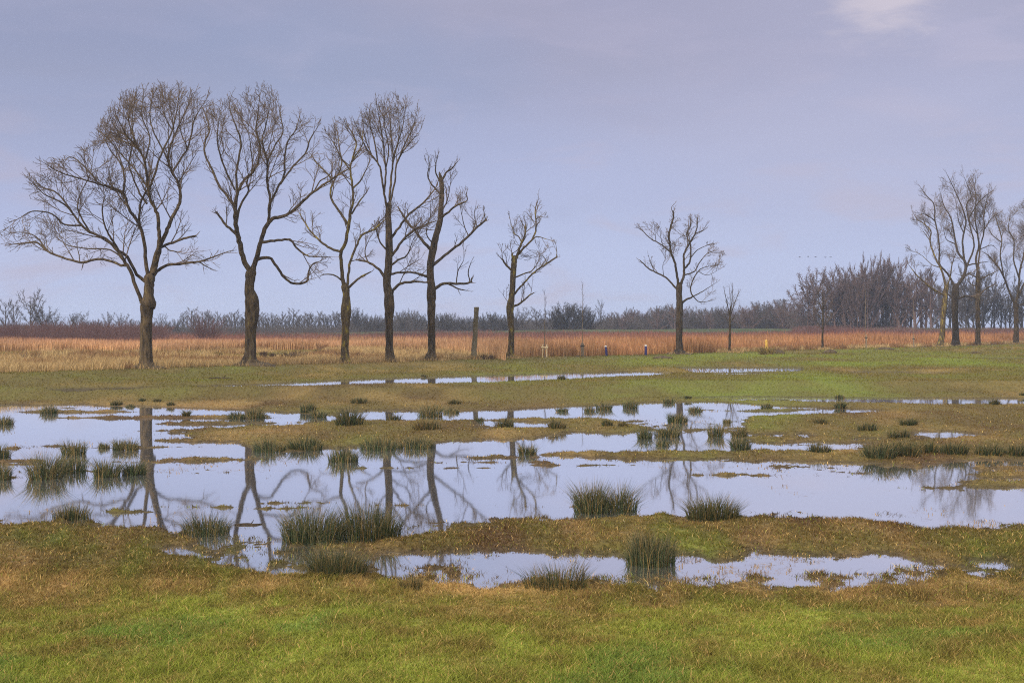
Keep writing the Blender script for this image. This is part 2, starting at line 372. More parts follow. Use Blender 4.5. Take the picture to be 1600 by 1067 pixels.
bp = t.nodes.new('ShaderNodeBump'); bp.inputs['Strength'].default_value = .8; bp.inputs['Distance'].default_value = .06
t.links.new(n.outputs[0], bp.inputs['Height']); t.links.new(bp.outputs[0], b.inputs['Normal'])
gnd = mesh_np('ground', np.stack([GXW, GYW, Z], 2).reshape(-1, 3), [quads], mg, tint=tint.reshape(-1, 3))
tag(gnd, 'wet marsh meadow of green and brown grass with pools', 'ground', kind='structure')

# water: one sheet at z = 0, the ground pokes through it
mw, t, b = mat('shallow_water')
gl = t.nodes.new('ShaderNodeBsdfGlossy'); gl.inputs['Color'].default_value = (.98, .98, .98, 1); gl.inputs['Roughness'].default_value = .032
df = t.nodes.new('ShaderNodeBsdfDiffuse'); df.inputs['Color'].default_value = (.70, .69, .69, 1)
mx = t.nodes.new('ShaderNodeMixShader'); mx.inputs[0].default_value = .975
t.links.new(df.outputs[0], mx.inputs[1]); t.links.new(gl.outputs[0], mx.inputs[2]); t.links.new(mx.outputs[0], t.nodes['Material Output'].inputs[0])
geo_n = t.nodes.new('ShaderNodeNewGeometry')
n = t.nodes.new('ShaderNodeTexNoise'); n.inputs['Scale'].default_value = 2.2; n.inputs['Detail'].default_value = 3; t.links.new(geo_n.outputs['Position'], n.inputs['Vector'])
bp = t.nodes.new('ShaderNodeBump'); bp.inputs['Strength'].default_value = .012; bp.inputs['Distance'].default_value = .02
t.links.new(n.outputs[0], bp.inputs['Height']); t.links.new(bp.outputs[0], gl.inputs['Normal'])
wv = [(-90, 8, 0), (90, 8, 0), (220, 190, 0), (-220, 190, 0)]
tag(mesh_np('water', np.array(wv), [np.array([(0, 1, 2, 3)])], mw, smooth=False), 'still shallow flood water mirroring sky and bare trees', 'water', kind='structure')

pv = [(-90, 64, PERCH), (6.4, 64, PERCH), (6.4, 71, PERCH), (120, 71, PERCH), (120, 150, PERCH), (-90, 150, PERCH)]
tag(mesh_np('water', np.array(pv), [np.array([(0, 1, 2, 3, 4, 5)])], mw, smooth=False), 'narrow strip of water on the field before the tree row', 'water', kind='structure')

# ------------------------------------------------------------------ blades of grass, rush and reed
def blades(name, base, h, w, az, lean, col, mat_, face=None, tipcol=None, curl=.5):
    """each blade: two-piece strip ending in a point. base (n,3), az = direction it leans to, lean = metres at the tip"""
    n = len(base); dx, dy = np.cos(az), np.sin(az)
    fa = az + math.pi / 2 if face is None else face
    sx, sy = np.cos(fa) * w / 2, np.sin(fa) * w / 2
    V = np.empty((n, 5, 3)); m = .55
    for k, (t_, s_, l_) in enumerate(((0, -1, 0), (0, 1, 0), (m, -.8, m * curl), (m, .8, m * curl), (1, 0, 1))):
        V[:, k, 0] = base[:, 0] + sx * s_ + dx * lean * l_
        V[:, k, 1] = base[:, 1] + sy * s_ + dy * lean * l_
        V[:, k, 2] = base[:, 2] + h * t_
    i = np.arange(n)[:, None] * 5
    Q = i + np.array([[0, 1, 3, 2]]); T = i + np.array([[2, 3, 4]])
    C = np.repeat(col[:, None, :], 5, 1)
    if tipcol is not None: C[:, 4] = tipcol; C[:, 2:4] = C[:, 2:4] * .75 + tipcol[:, None] * .25
    return mesh_np(name, V.reshape(-1, 3), [T, Q], mat_, tint=C.reshape(-1, 3))
def grass_zone(y0, y1, n, hpx, hmin, hmax, wpx, x0=-120, x1=1720, seed=0, wmin=.004):
    r = np.random.default_rng(seed); px = r.uniform(x0, x1, n); py = r.uniform(y0, y1, n); D = FH / (py - HOR)
    z = ground_z(px, D); zr = z - up_at(px, D); shallow = r.random(n)
    keep = ((zr > .004) & (shallow < .35 + 14 * zr)) | ((zr > -.030) & (shallow < .27)) | ((zr > -.05) & (shallow < .04))
    px, py, D, z, zr = px[keep], py[keep], D[keep], z[keep], zr[keep]; n = len(px); x = (px - 800) / FPX * D
    tuft = fbm(x * 2.2, D * 1.6, 91, 3)
    h = np.maximum(r.uniform(hmin, hmax, n) * (.30 + 1.5 * tuft ** 1.5 + (r.random(n) < .015) * .8), hpx * D / FPX * r.uniform(.6, 1.3, n))
    w = np.maximum(wmin, wpx * D / FPX) * r.uniform(.7, 1.4, n)
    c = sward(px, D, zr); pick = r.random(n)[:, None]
    vr = np.clip((D - 11) / 45, 0, 1)[:, None]; c = np.where(pick < .09 * (1 - vr), STRAW * 1.2, np.where(pick > 1 - .07 * (1 - vr), GREEN * .8, c)) * (1 + r.uniform(-.36, .36, n)[:, None] * (1 - .72 * vr)) * (1 + .35 * vr)  # far tints raised to make up for sky light that upright blades miss
    az = r.uniform(0, 2 * math.pi, n)
    base = np.stack([x, D, z - .004], 1)
    return base, h, w, az, h * r.uniform(.3, 1.5, n), np.clip(c, 0, .6), r.uniform(0, math.pi, n)
zs = [grass_zone(896, 1130, 360000, 0, .02, .075, 1.05, seed=1), grass_zone(806, 912, 130000, 3.2, .03, .07, .95, seed=2),
      grass_zone(606, 812, 220000, 2.2, .03, .06, .9, seed=3), grass_zone(540, 608, 110000, 2.2, .03, .06, .9, seed=4)]
B = [np.concatenate([q[i] for q in zs]) for i in range(7)]
tag(blades('meadow_grass', *B[:6], M_blade, face=B[6]), 'short green and straw coloured grass of the wet meadow', 'grass', kind='stuff')

# sparse dead stems and litter standing in the open water
def litter():
    r = np.random.default_rng(5); n = 90000; px = r.uniform(-60, 1660, n); py = 606 + (920 - 606) * r.random(n); D = FH / (py - HOR); x = (px - 800) / FPX * D
    z = ground_z(px, D); den = fbm(x * .5, D * .22, 77, 3); dd = fbm(x * .9, D * 1.4, 83, 2)
    keep = (z < -.01) & (r.random(n) < np.where(z > -.055, .5, .09) * sstep(.52, .68, den) * 2 * sstep(.45, .6, dd))
    x, D, z = x[keep], D[keep], z[keep]; n = len(x)
    h = np.maximum(r.uniform(.01, .05, n), 1.2 * D / FPX) * r.uniform(.5, 1.4, n); w = np.maximum(.006, 1.0 * D / FPX) * r.uniform(.7, 1.5, n)
    col = (BROWN * .9 + (STRAW - BROWN) * r.random(n)[:, None] * .7) * r.uniform(.5, 1.2, n)[:, None]
    flat = r.random(n) < .5
    lean = np.where(flat, h * 6, h * r.uniform(.2, 1.0, n)); h = np.where(flat, h * .35, h)
    tag(blades('dead_stems', np.stack([x, D, np.zeros(n) + .002], 1), h, w, r.uniform(0, 6.28, n), lean, col, M_blade, face=r.uniform(0, 3.14, n)), 'brown dead stems and litter sticking out of the flood water', 'litter', kind='stuff')
litter()

RUSH_D = np.array((.016, .024, .011)); RUSH_L = np.array((.052, .070, .028)); RUSH_B = np.array((.16, .11, .04)); RUSH_T = np.array((.24, .19, .10))
def rush(px, py, wpx, hpx, label, dens=1.0, brown=0.0, group=None, name='rush_tuft', splay=1.0):
    D = FH / (py - HOR); z0 = gz(px, D); 
    D = FPX * (CAMH - max(z0, 0)) / (py - HOR); z0 = max(gz(px, D), -.03)
    s = D / FPX; W = wpx * s * 1.08; H = hpx * s * 1.15; r = np.random.default_rng(int(px * 7 + py * 131) & 0xFFFF)
    n = int(dens * r.uniform(.75, 1.1) * np.clip(9 * wpx + 60, 120, 1250)); splay *= r.uniform(.75, 1.5); brown += r.uniform(0, .18); dome = r.uniform(.15, .5)
    rad = np.sqrt(r.random(n)); th = r.uniform(0, 2 * math.pi, n)
    rx = W * .40; ry = min(W * .40, .55 if W > .8 else W * .4)
    lob = fbm(np.cos(th) * 1.3 + px, np.sin(th) * 1.3 + py, 5)
    bx = rx * rad * np.cos(th) * (.75 + .5 * lob); by = ry * rad * np.sin(th)
    hh = H * (.42 + .66 * r.random(n) ** .7) * (1.05 - dome * rad ** 2) * (.72 + .5 * vnoise(bx / max(W, .1) * 5 + px, by / max(W, .1) * 5, 9))
    w = np.maximum(.005, .75 * s) * r.uniform(.6, 1.3, n)
    bent = r.random(n) < .10; hh = np.where(bent, hh * .55, hh); az = np.arctan2(by, bx) + r.normal(0, .6, n); lean = np.where(bent, 1.1 * hh, 0) + hh * (.10 + .80 * rad * r.random(n)) * splay
    br = (r.random(n) < .14 + brown)[:, None]
    c = np.where(br, RUSH_B, RUSH_D + (RUSH_L - RUSH_D) * r.random(n)[:, None] ** 1.4) * r.uniform(.75, 1.25, n)[:, None]
    tip = np.where(r.random(n)[:, None] < .3, RUSH_T, c * 1.15)
    o = blades(name, np.stack([bx, by, np.full(n, -.02)], 1), hh + .02, w, az, lean, c, M_rush, face=r.normal(0, .7, n), tipcol=tip, curl=.42)
    o.location = ((px - 800) / FPX * D, D, z0)
    return tag(o, label, 'rush tuft', group or 'rush tufts dotted over the flooded meadow')
RUSH = [
 (5,663,34,14,'small dark rush tuft cut by the left edge near the far shore'), (77,646,29,15,'rush tuft at the far left shore, the only one on that water edge'),
 (1,715,30,24,'upper of two rush tufts cut off by the left picture edge'), (2,749,32,26,'lower of two rush tufts cut off by the left picture edge'),
 (116,710,40,22,'pale rush tuft right behind the wide clump at the left'), (72,747,62,40,'wide tall rush clump standing in water at the left'),
 (112,738,50,28,'greyish rush tuft touching the right side of the wide left clump'), (167,744,46,30,'round dark rush tuft between the wide left clump and first trunk reflection'),
 (210,741,40,22,'thin sparse rush tuft beside the first trunk reflection'), (185,703,18,20,'left one of a pair of narrow dark tufts left of first trunk reflection'),
 (205,703,22,19,'right one of a pair of narrow dark tufts left of first trunk reflection'), (162,700,18,10,'very low faint rush tuft left of the narrow pair'),
 (111,811,64,29,'rush tuft in shallow water off the near left bank'), (322,833,86,36,'broad spiky rush tuft on the near shore, with yellow stems, left of second tree reflection'),
 (291,651,13,11,'tiny lone rush sprig in far water right of first trunk'), (370,652,28,14,'left half of twin dark tufts in line with the second tree'),
 (400,652,30,16,'right half of twin dark tufts in line with the second tree'),
 (420,705,60,23,'long rush tuft at left end of the middle island, over second trunk reflection'), (478,701,58,19,'low dark rush tuft on middle island, second from its left end'),
 (536,721,50,23,'dark spreading rush tuft in open water below the third tree'), (592,702,66,21,'bushy rush tuft on middle island below the fourth tree'),
 (650,700,60,19,'low rush tuft at the right end of the middle island below the fifth tree'), (545,664,48,28,'tall blue green rush tuft on the upper side of the middle island'),
 (481,642,26,14,'blue green rush tuft on far shore between second and third trees'), (498,652,26,12,'dark low rush tuft at water edge just below the blue green one'),
 (561,630,32,9,'flat rush tuft on the far grass below third tree'), (616,658,22,12,'square dark rush tuft at water edge below the fourth tree'),
 (672,651,40,20,'tall faded rush tuft at the far water edge below the fifth tree'), (666,671,50,16,'brownish rush tuft on the middle island below the fifth tree',1,.4),
 (705,645,26,8,'low flat rush tuft on the far shore left of the snag'), (710,632,22,8,'small rush tuft alone on the grass above the far shore, near the snag'),
 (749,658,16,7,'tiny rush tuft beside the snag reflection'), (788,669,32,17,'compact dark rush tuft right of the snag, on the bar'),
 (575,840,122,54,'very large spiky rush clump, right of the big near pair'), (487,845,104,50,'very large splayed rush clump, left of the big near pair'),
 (527,898,104,52,'large dense dome of rush, nearest to the camera at left'),
 (824,710,32,17,'rush tuft in open water beside the sixth tree reflection'), (870,670,30,15,'brown green rush tuft on a thin bar in line with the sixth tree',1,.2),
 (949,665,20,11,'small dark rush tuft alone on narrow bar left of centre right pool'), (973,666,16,9,'faint little rush tuft at the end of the narrow bar',1,.2),
 (878,643,20,8,'leftmost small dark tuft on the far shore right of the sixth tree'), (921,643,18,10,'left member of a joined low pair on the far shore'),
 (943,640,28,11,'right member of a joined low pair on the far shore'), (985,638,26,13,'dark tuft on the far shore, right of the joined pair'),
 (1046,630,20,9,'small rush tuft in grass above the far water, in line with the seventh tree'), (1075,615,11,5,'tiny speck of rush on the green field below the seventh tree'),
 (1087,643,24,10,'dark rush tuft standing in far water right of the seventh tree'), (1058,660,32,17,'rush tuft in line with the seventh tree reflection, behind the others'),
 (1008,685,24,21,'upright dark rush tuft, left of a close group of three'), (1042,682,42,20,'wide dark rush tuft, rear right of a close group of three'),
 (1035,697,22,14,'small rush tuft in front of a close group of three'), (1118,682,28,25,'tall rush tuft, left of a group right of the seventh reflection'),
 (1155,682,30,18,'olive rush tuft, rear right of a group right of the seventh reflection',1,.15), (1157,702,32,21,'pale thin rush tuft on the bar, front of its group'),
 (1136,661,13,8,'tiny rush tuft behind the tall one right of the seventh reflection'), (1198,638,20,9,'lone small rush tuft in far water under the yellow post'),
 (925,800,56,45,'left half of the tall spiky double clump at the near shore'), (968,799,56,48,'right half of the tall spiky double clump at the near shore'),
 (1112,814,92,38,'broad dark rush tuft with pale tips on the near shore, right of centre'), (1016,880,84,48,'squat block shaped rush tuft mirrored in the near pool',1.7,0,None,'rush_tuft',.45),
 (872,920,104,38,'thin see-through rush clump at the front edge of the near pool',.7,.1), (642,924,44,20,'wispy brownish rush clump in the grass below the near pool',.5,.3),
 (1313,622,18,6,'small dark tuft on the grass just behind the far right strip of water'), (1312,636,20,10,'small dark tuft in front of the far right strip of water'),
 (1555,633,18,10,'small dark tuft standing in the far right strip of water'), (1282,663,22,8,'low dark rush tuft on olive grass, leftmost of the right meadow'),
 (1355,673,34,13,'wide low rush tuft on olive grass in the right meadow'), (1420,664,30,11,'rear low rush tuft on olive grass in the right meadow'),
 (1394,683,16,14,'narrow dark half of a pair beside a small right puddle'), (1411,683,22,13,'wide dark half of a pair beside a small right puddle'),
 (1280,708,40,15,'thin spreading rush tuft alone on the right bar'), (1375,714,60,25,'first and darkest tuft at the left end of the long right rush row'),
 (1415,713,46,23,'second tuft from the left in the long right rush row'), (1448,708,40,20,'third tuft from the left in the long right rush row'),
 (1490,707,44,19,'fourth tuft from the left in the long right rush row'), (1545,710,46,19,'fifth tuft from the left in the long right rush row'),
 (1588,710,40,18,'last tuft of the long right rush row by the picture edge'), (1598,614,12,6,'tiny tuft cut by the right edge on the green field'),
 (182,630,20,7,'leftmost low tuft on the far left grass bank'), (204,636,18,6,'low tuft on the far left bank, lowest of its row'), (222,626,12,5,'faintest low tuft on the far left bank'),
 (246,628,14,5,'low tuft on the far left bank right of the first trunk'), (267,632,14,6,'last low tuft on the far left bank right of the first trunk'),
 (663,581,14,4,'tiny tuft behind the back strip of water below the fifth tree'), (877,598,14,8,'small grey green tuft at the right end of the back strip of water'),
]
for q in RUSH: rush(*q)

# ------------------------------------------------------------------ reeds, tall grass and scrub behind the trees
def reed_field():
    r = np.random.default_rng(21); n = 150000
    px = r.uniform(-300, 1900, n); u = r.random(n) ** 1.7
    front = np.where(px > 790, tree_line(px) * 1.035, np.interp(px, [-300, 0, 250, 400, 550, 680, 750, 790], [132, 134, 138, 144, 150, 140, 112, 104]))
    back = np.interp(px, [-300, 300, 700, 1000, 1900], [230, 240, 270, 320, 335])
    D = front + (back - front) * u; x = (px - 800) / FPX * D
    ed = fbm(x * .25, D * .12, 14, 3)
    D = D + (ed - .5) * 9 * (1 - u); x = (px - 800) / FPX * D
    z = ground_z(px, D)
    h = (.75 + 1.45 * fbm(x * .16, D * .06, 18, 3)) * r.uniform(.55, 1.12, n) * (1 + .15 * sstep(.45, .9, u))
    h *= np.interp(px, [520, 760, 1150, 1300], [.72, 1.0, 1.05, 1.25]) * np.where((px > 1130) & (u < .10), .55 , 1)
    k = fbm(x * .10, D * .05, 23, 3)[:, None]; kk = r.random(n)[:, None]
    c = np.array((.38, .215, .098)) * (1 - kk) + np.array((.56, .38, .205)) * kk; c = c * np.clip(.6 + 1.1 * k, .65, 1.5); c = c * (1 - sstep(760, 1000, px)[:, None] * np.array((.10, .22, .30)))
    red = sstep(.30, .62, u + (k[:, 0] - .5) * .5)[:, None]
    c = c * (1 - red * .8) + np.array((.22, .10, .085)) * red * .85
    c *= r.uniform(.65, 1.25, n)[:, None]
    w = np.maximum(.02, .8 * D / FPX) * r.uniform(.6, 1.4, n)
    tip = c * np.array((.72, .60, .68))
    tag(blades('reed_bed', np.stack([x, D, z - .02], 1), h, w, r.uniform(0, 6.28, n), h * r.uniform(0, .3, n), c, M_reed, face=r.normal(0, .8, n), tipcol=tip),
        'wide bed of tall orange brown winter reeds behind the tree row', 'reeds', kind='stuff')
reed_field()
def tall_grass():
    r = np.random.default_rng(22); P = []
    n = 75000; px = r.uniform(-150, 800, n); D = tree_line(px) * (1.0 + .62 * r.random(n) ** 1.3) + r.normal(0, .4, n); x = (px - 800) / FPX * D
    f = fbm(x * .22, D * .12, 33, 3); keep = f + .35 * (1 - (D / tree_line(px) - 1) / .62) + (px > 480) * .12 > .58
    px, D, x = px[keep], D[keep], x[keep]; n = len(x); h = r.uniform(.18, .62, n) * (.5 + f[keep])
    n2 = 16000; px2 = r.uniform(1120, 1750, n2); D2 = tree_line(px2) * (1.01 + .07 * r.random(n2)); x2 = (px2 - 800) / FPX * D2; h2 = r.uniform(.2, .7, n2)
    px = np.concatenate([px, px2]); D = np.concatenate([D, D2]); x = np.concatenate([x, x2]); h = np.concatenate([h, h2]); n = len(x)
    for bx_, by_ in ((228, 577), (391, 572), (540, 569), (608, 567), (674, 564), (740, 562.5), (797, 561), (1062, 555), (1140, 552), (1285, 547), (1469, 541.5), (1493, 541.5), (1527, 541.5), (1587, 538)):
        m = 420; d0 = float(tree_line(np.array(float(bx_)))); th = r.uniform(0, 6.283, m); q = .25 + 1.3 * r.random(m) ** 1.5; dd = d0 + q * np.sin(th) * .8; xx = (bx_ - 800) / FPX * d0 + q * np.cos(th)
        px = np.concatenate([px, 800 + FPX * xx / dd]); D = np.concatenate([D, dd]); x = np.concatenate([x, xx]); h = np.concatenate([h, r.uniform(.12, .42, m) * (1.3 - .5 * q)])
    n = len(x)
    z = ground_z(px, D); kk = r.random(n)[:, None]
    c = (np.array((.40, .255, .11)) * (1 - kk) + np.array((.57, .42, .21)) * kk) * r.uniform(.6, 1.15, n)[:, None]
    br = (fbm(x * .35, D * .2, 37, 2) > .60)[:, None]; c = np.where(br, c * np.array((.6, .5, .5)), c)
    tag(blades('tall_dead_grass', np.stack([x, D, z - .02], 1), h, np.maximum(.012, .8 * D / FPX) * r.uniform(.6, 1.3, n), r.uniform(0, 6.28, n), h * r.uniform(.1, .8, n), c, M_reed, face=r.normal(0, .9, n)),
        'fringe of tall straw coloured grass along the foot of the tree row', 'tall grass', kind='stuff')
tall_grass()

# the low green dike behind the reeds
def dike():
    xs = np.linspace(-260, 560, 140); V = []; 
    for x in xs:
        D = 352 + 4 * math.sin(x * .02)
        top = float(np.interp(x, [-260, -90, -30, 30, 110, 560], [.9, 1.3, 1.9, 2.55, 2.9, 3.05])) + .06 * math.sin(x * .13) + .05 * math.sin(x * .31)
        for dy, h in ((-14, .15), (-8, top * .55), (-2.5, top), (2.5, top + .03), (9, top * .5), (16, .1)): V.append((x, D + dy, h))
    n = len(xs); F = [(i * 6 + j, (i + 1) * 6 + j, (i + 1) * 6 + j + 1, i * 6 + j + 1) for i in range(n - 1) for j in range(5)]
    tag(mesh_np('dike', np.array(V), [np.array(F)], ramp_mat('dike_turf', (.034, .046, .014), (.055, .065, .022), .25, .95)), 'low green dike running behind the reed bed', 'dike', kind='structure')
dike()

# ------------------------------------------------------------------ trees
def smooth_line(pts, sub=3, jit=0.0, R=None):
    P = np.array(pts, float); n = len(P)
    if n < 3: sub = max(sub, 2)
    Q = np.vstack([2 * P[0] - P[1], P, 2 * P[-1] - P[-2]]); o = []
    for i in range(n - 1):
        a, b, c, d = Q[i], Q[i + 1], Q[i + 2], Q[i + 3]
        for s in range(sub):
            t_ = s / sub
            o.append(.5 * ((2 * b) + (c - a) * t_ + (2 * a - 5 * b + 4 * c - d) * t_ ** 2 + (3 * b - a - 3 * c + d) * t_ ** 3))
    o.append(P[-1]); o = np.array(o)
    if jit and R: 
        for k in range(1, len(o) - 1):
            for ax in range(3): o[k, ax] += R.uniform(-jit, jit) * min(1, o[k, 3] * 8 + .15)
    o[:, 3] = np.maximum(o[:, 3], .004)
    return o
def inside(poly, u, z):
    c = False; j = len(poly) - 1
    for i in range(len(poly)):
        xi, yi = poly[i]; xj, yj = poly[j]
        if (yi > z) != (yj > z) and u < (xj - xi) * (z - yi) / (yj - yi) + xi: c = not c
        j = i
    return c
class Twigs:
    """grows side branches and twigs off a set of limbs until the outline of the crown is filled"""
    def __init__(s, R, env=None, halfdepth=None): s.R = R; s.P = []; s.r = []; s.env = env; s.hd = halfdepth; s.x0 = 0.0; s.z0 = 0.0; s.D = 1e9; s.lim = 1.0; s.ec = (0, 0)
    def ok(s, p): 
        if s.env and not inside(s.env, ((p[0] + s.x0) / (1 + p[1] / s.D) - s.x0 - s.ec[0]) * s.lim + s.ec[0], ((p[2] + s.z0) / (1 + p[1] / s.D) - s.z0 - s.ec[1]) * s.lim + s.ec[1]): return False
        return s.hd is None or abs(p[1]) < s.hd
    def branch(s, p, d, Lm, r0, level, cfg):
        R = s.R; ln = Lm; s.lim = 1.0 + abs(R.gauss(0, .10)) - .03
        for tries in range(5):
            pts = [p]; dd = d.copy()
            for k in range(3):
                dd = dd + np.array((R.gauss(0, cfg['wig']), R.gauss(0, cfg['wig']), R.gauss(0, cfg['wig']) + cfg['trop'] * (.6 if level == 1 else .35)))
                dd /= np.linalg.norm(dd); pts.append(pts[-1] + dd * ln / 3)
            if s.ok(pts[-1]) or tries == 4: break
            ln *= .72
        if not s.ok(pts[-1]): 
            if ln < .3 * Lm and R.random() < .6: return
        pts = np.array(pts); s.P.append(pts); r1 = max(r0 * .35, cfg['rmin'])
        s.r.append(np.array((r0, r0 * .75 + r1 * .25, r0 * .4 + r1 * .6, r1 * .7)))
        if level >= cfg['levels']: return
        nch = max(1, int(ln / cfg['space'][level] + R.random()))
        for i in range(nch):
            t_ = .22 + .78 * (i + R.random() * .8) / nch; t_ = min(t_, .98)
            f = t_ * 3; k = min(int(f), 2); q = pts[k] + (pts[k + 1] - pts[k]) * (f - k); tg = pts[k + 1] - pts[k]; tg = tg / np.linalg.norm(tg)
            s.branch(q, side(tg, R.uniform(*cfg['ang']), R, cfg['flat']), ln * R.uniform(*cfg['ratio']) * (1.15 - .55 * t_), max(r0 * .5 * (1 - .4 * t_), cfg['rmin']), level + 1, cfg)
    def along(s, line, t0, L0, cfg, space, dens_pow=1.0):
        """line (n,4) limb with radius"""
        R = s.R; seg = np.linalg.norm(np.diff(line[:, :3], axis=0), axis=1); tot = seg.sum(); cum = np.concatenate([[0], np.cumsum(seg)])
        a = tot * t0
        while a < tot:
            t_ = a / tot; k = min(np.searchsorted(cum, a) - 1, len(seg) - 1); k = max(k, 0); f = (a - cum[k]) / max(seg[k], 1e-6)
            p = line[k, :3] + (line[k + 1, :3] - line[k, :3]) * f; r = line[k, 3] + (line[k + 1, 3] - line[k, 3]) * f
            tg = line[k + 1, :3] - line[k, :3]; tg = tg / (np.linalg.norm(tg) + 1e-9)
            if R.random() < (.25 + .75 * t_) ** dens_pow:
                s.branch(p, side(tg, R.uniform(*cfg['ang']), R, cfg['flat']), L0 * R.uniform(.55, 1.15) * (1.1 - .45 * t_), min(max(r * .55, cfg['rmin'] * 1.8), .045), 1, cfg)
            a += space * R.uniform(.6, 1.4)
        tg = line[-1, :3] - line[-2, :3]; tg = tg / (np.linalg.norm(tg) + 1e-9)
        if line[-1, 3] < .05:
            for i in range(3):
                dd = side(tg, R.uniform(.05, .5), R, cfg['flat']); s.branch(line[-1, :3], dd, L0 * R.uniform(.5, 1.0), max(line[-1, 3] * .8, cfg['rmin']), 1, cfg)
    def build(s, name, mat_, parent, k=3):
        V, F = tubes(np.array(s.P), np.array(s.r), k); return mesh_np(name, V, [F], mat_, parent)
def side(tg, ang, R, flat=.6):
    """a direction ang away from tg, turned round it at random"""
    a = np.array((R.gauss(0, 1), R.gauss(0, 1) * flat, R.gauss(0, 1))); a -= tg * a.dot(tg); a /= np.linalg.norm(a) + 1e-9
    return tg * math.cos(ang) + a * math.sin(ang)
CFG = dict(levels=3, space={1: .30, 2: .24}, ratio=(.40, .66), ang=(.40, .90), wig=.10, trop=.20, rmin=.0105, flat=.75)

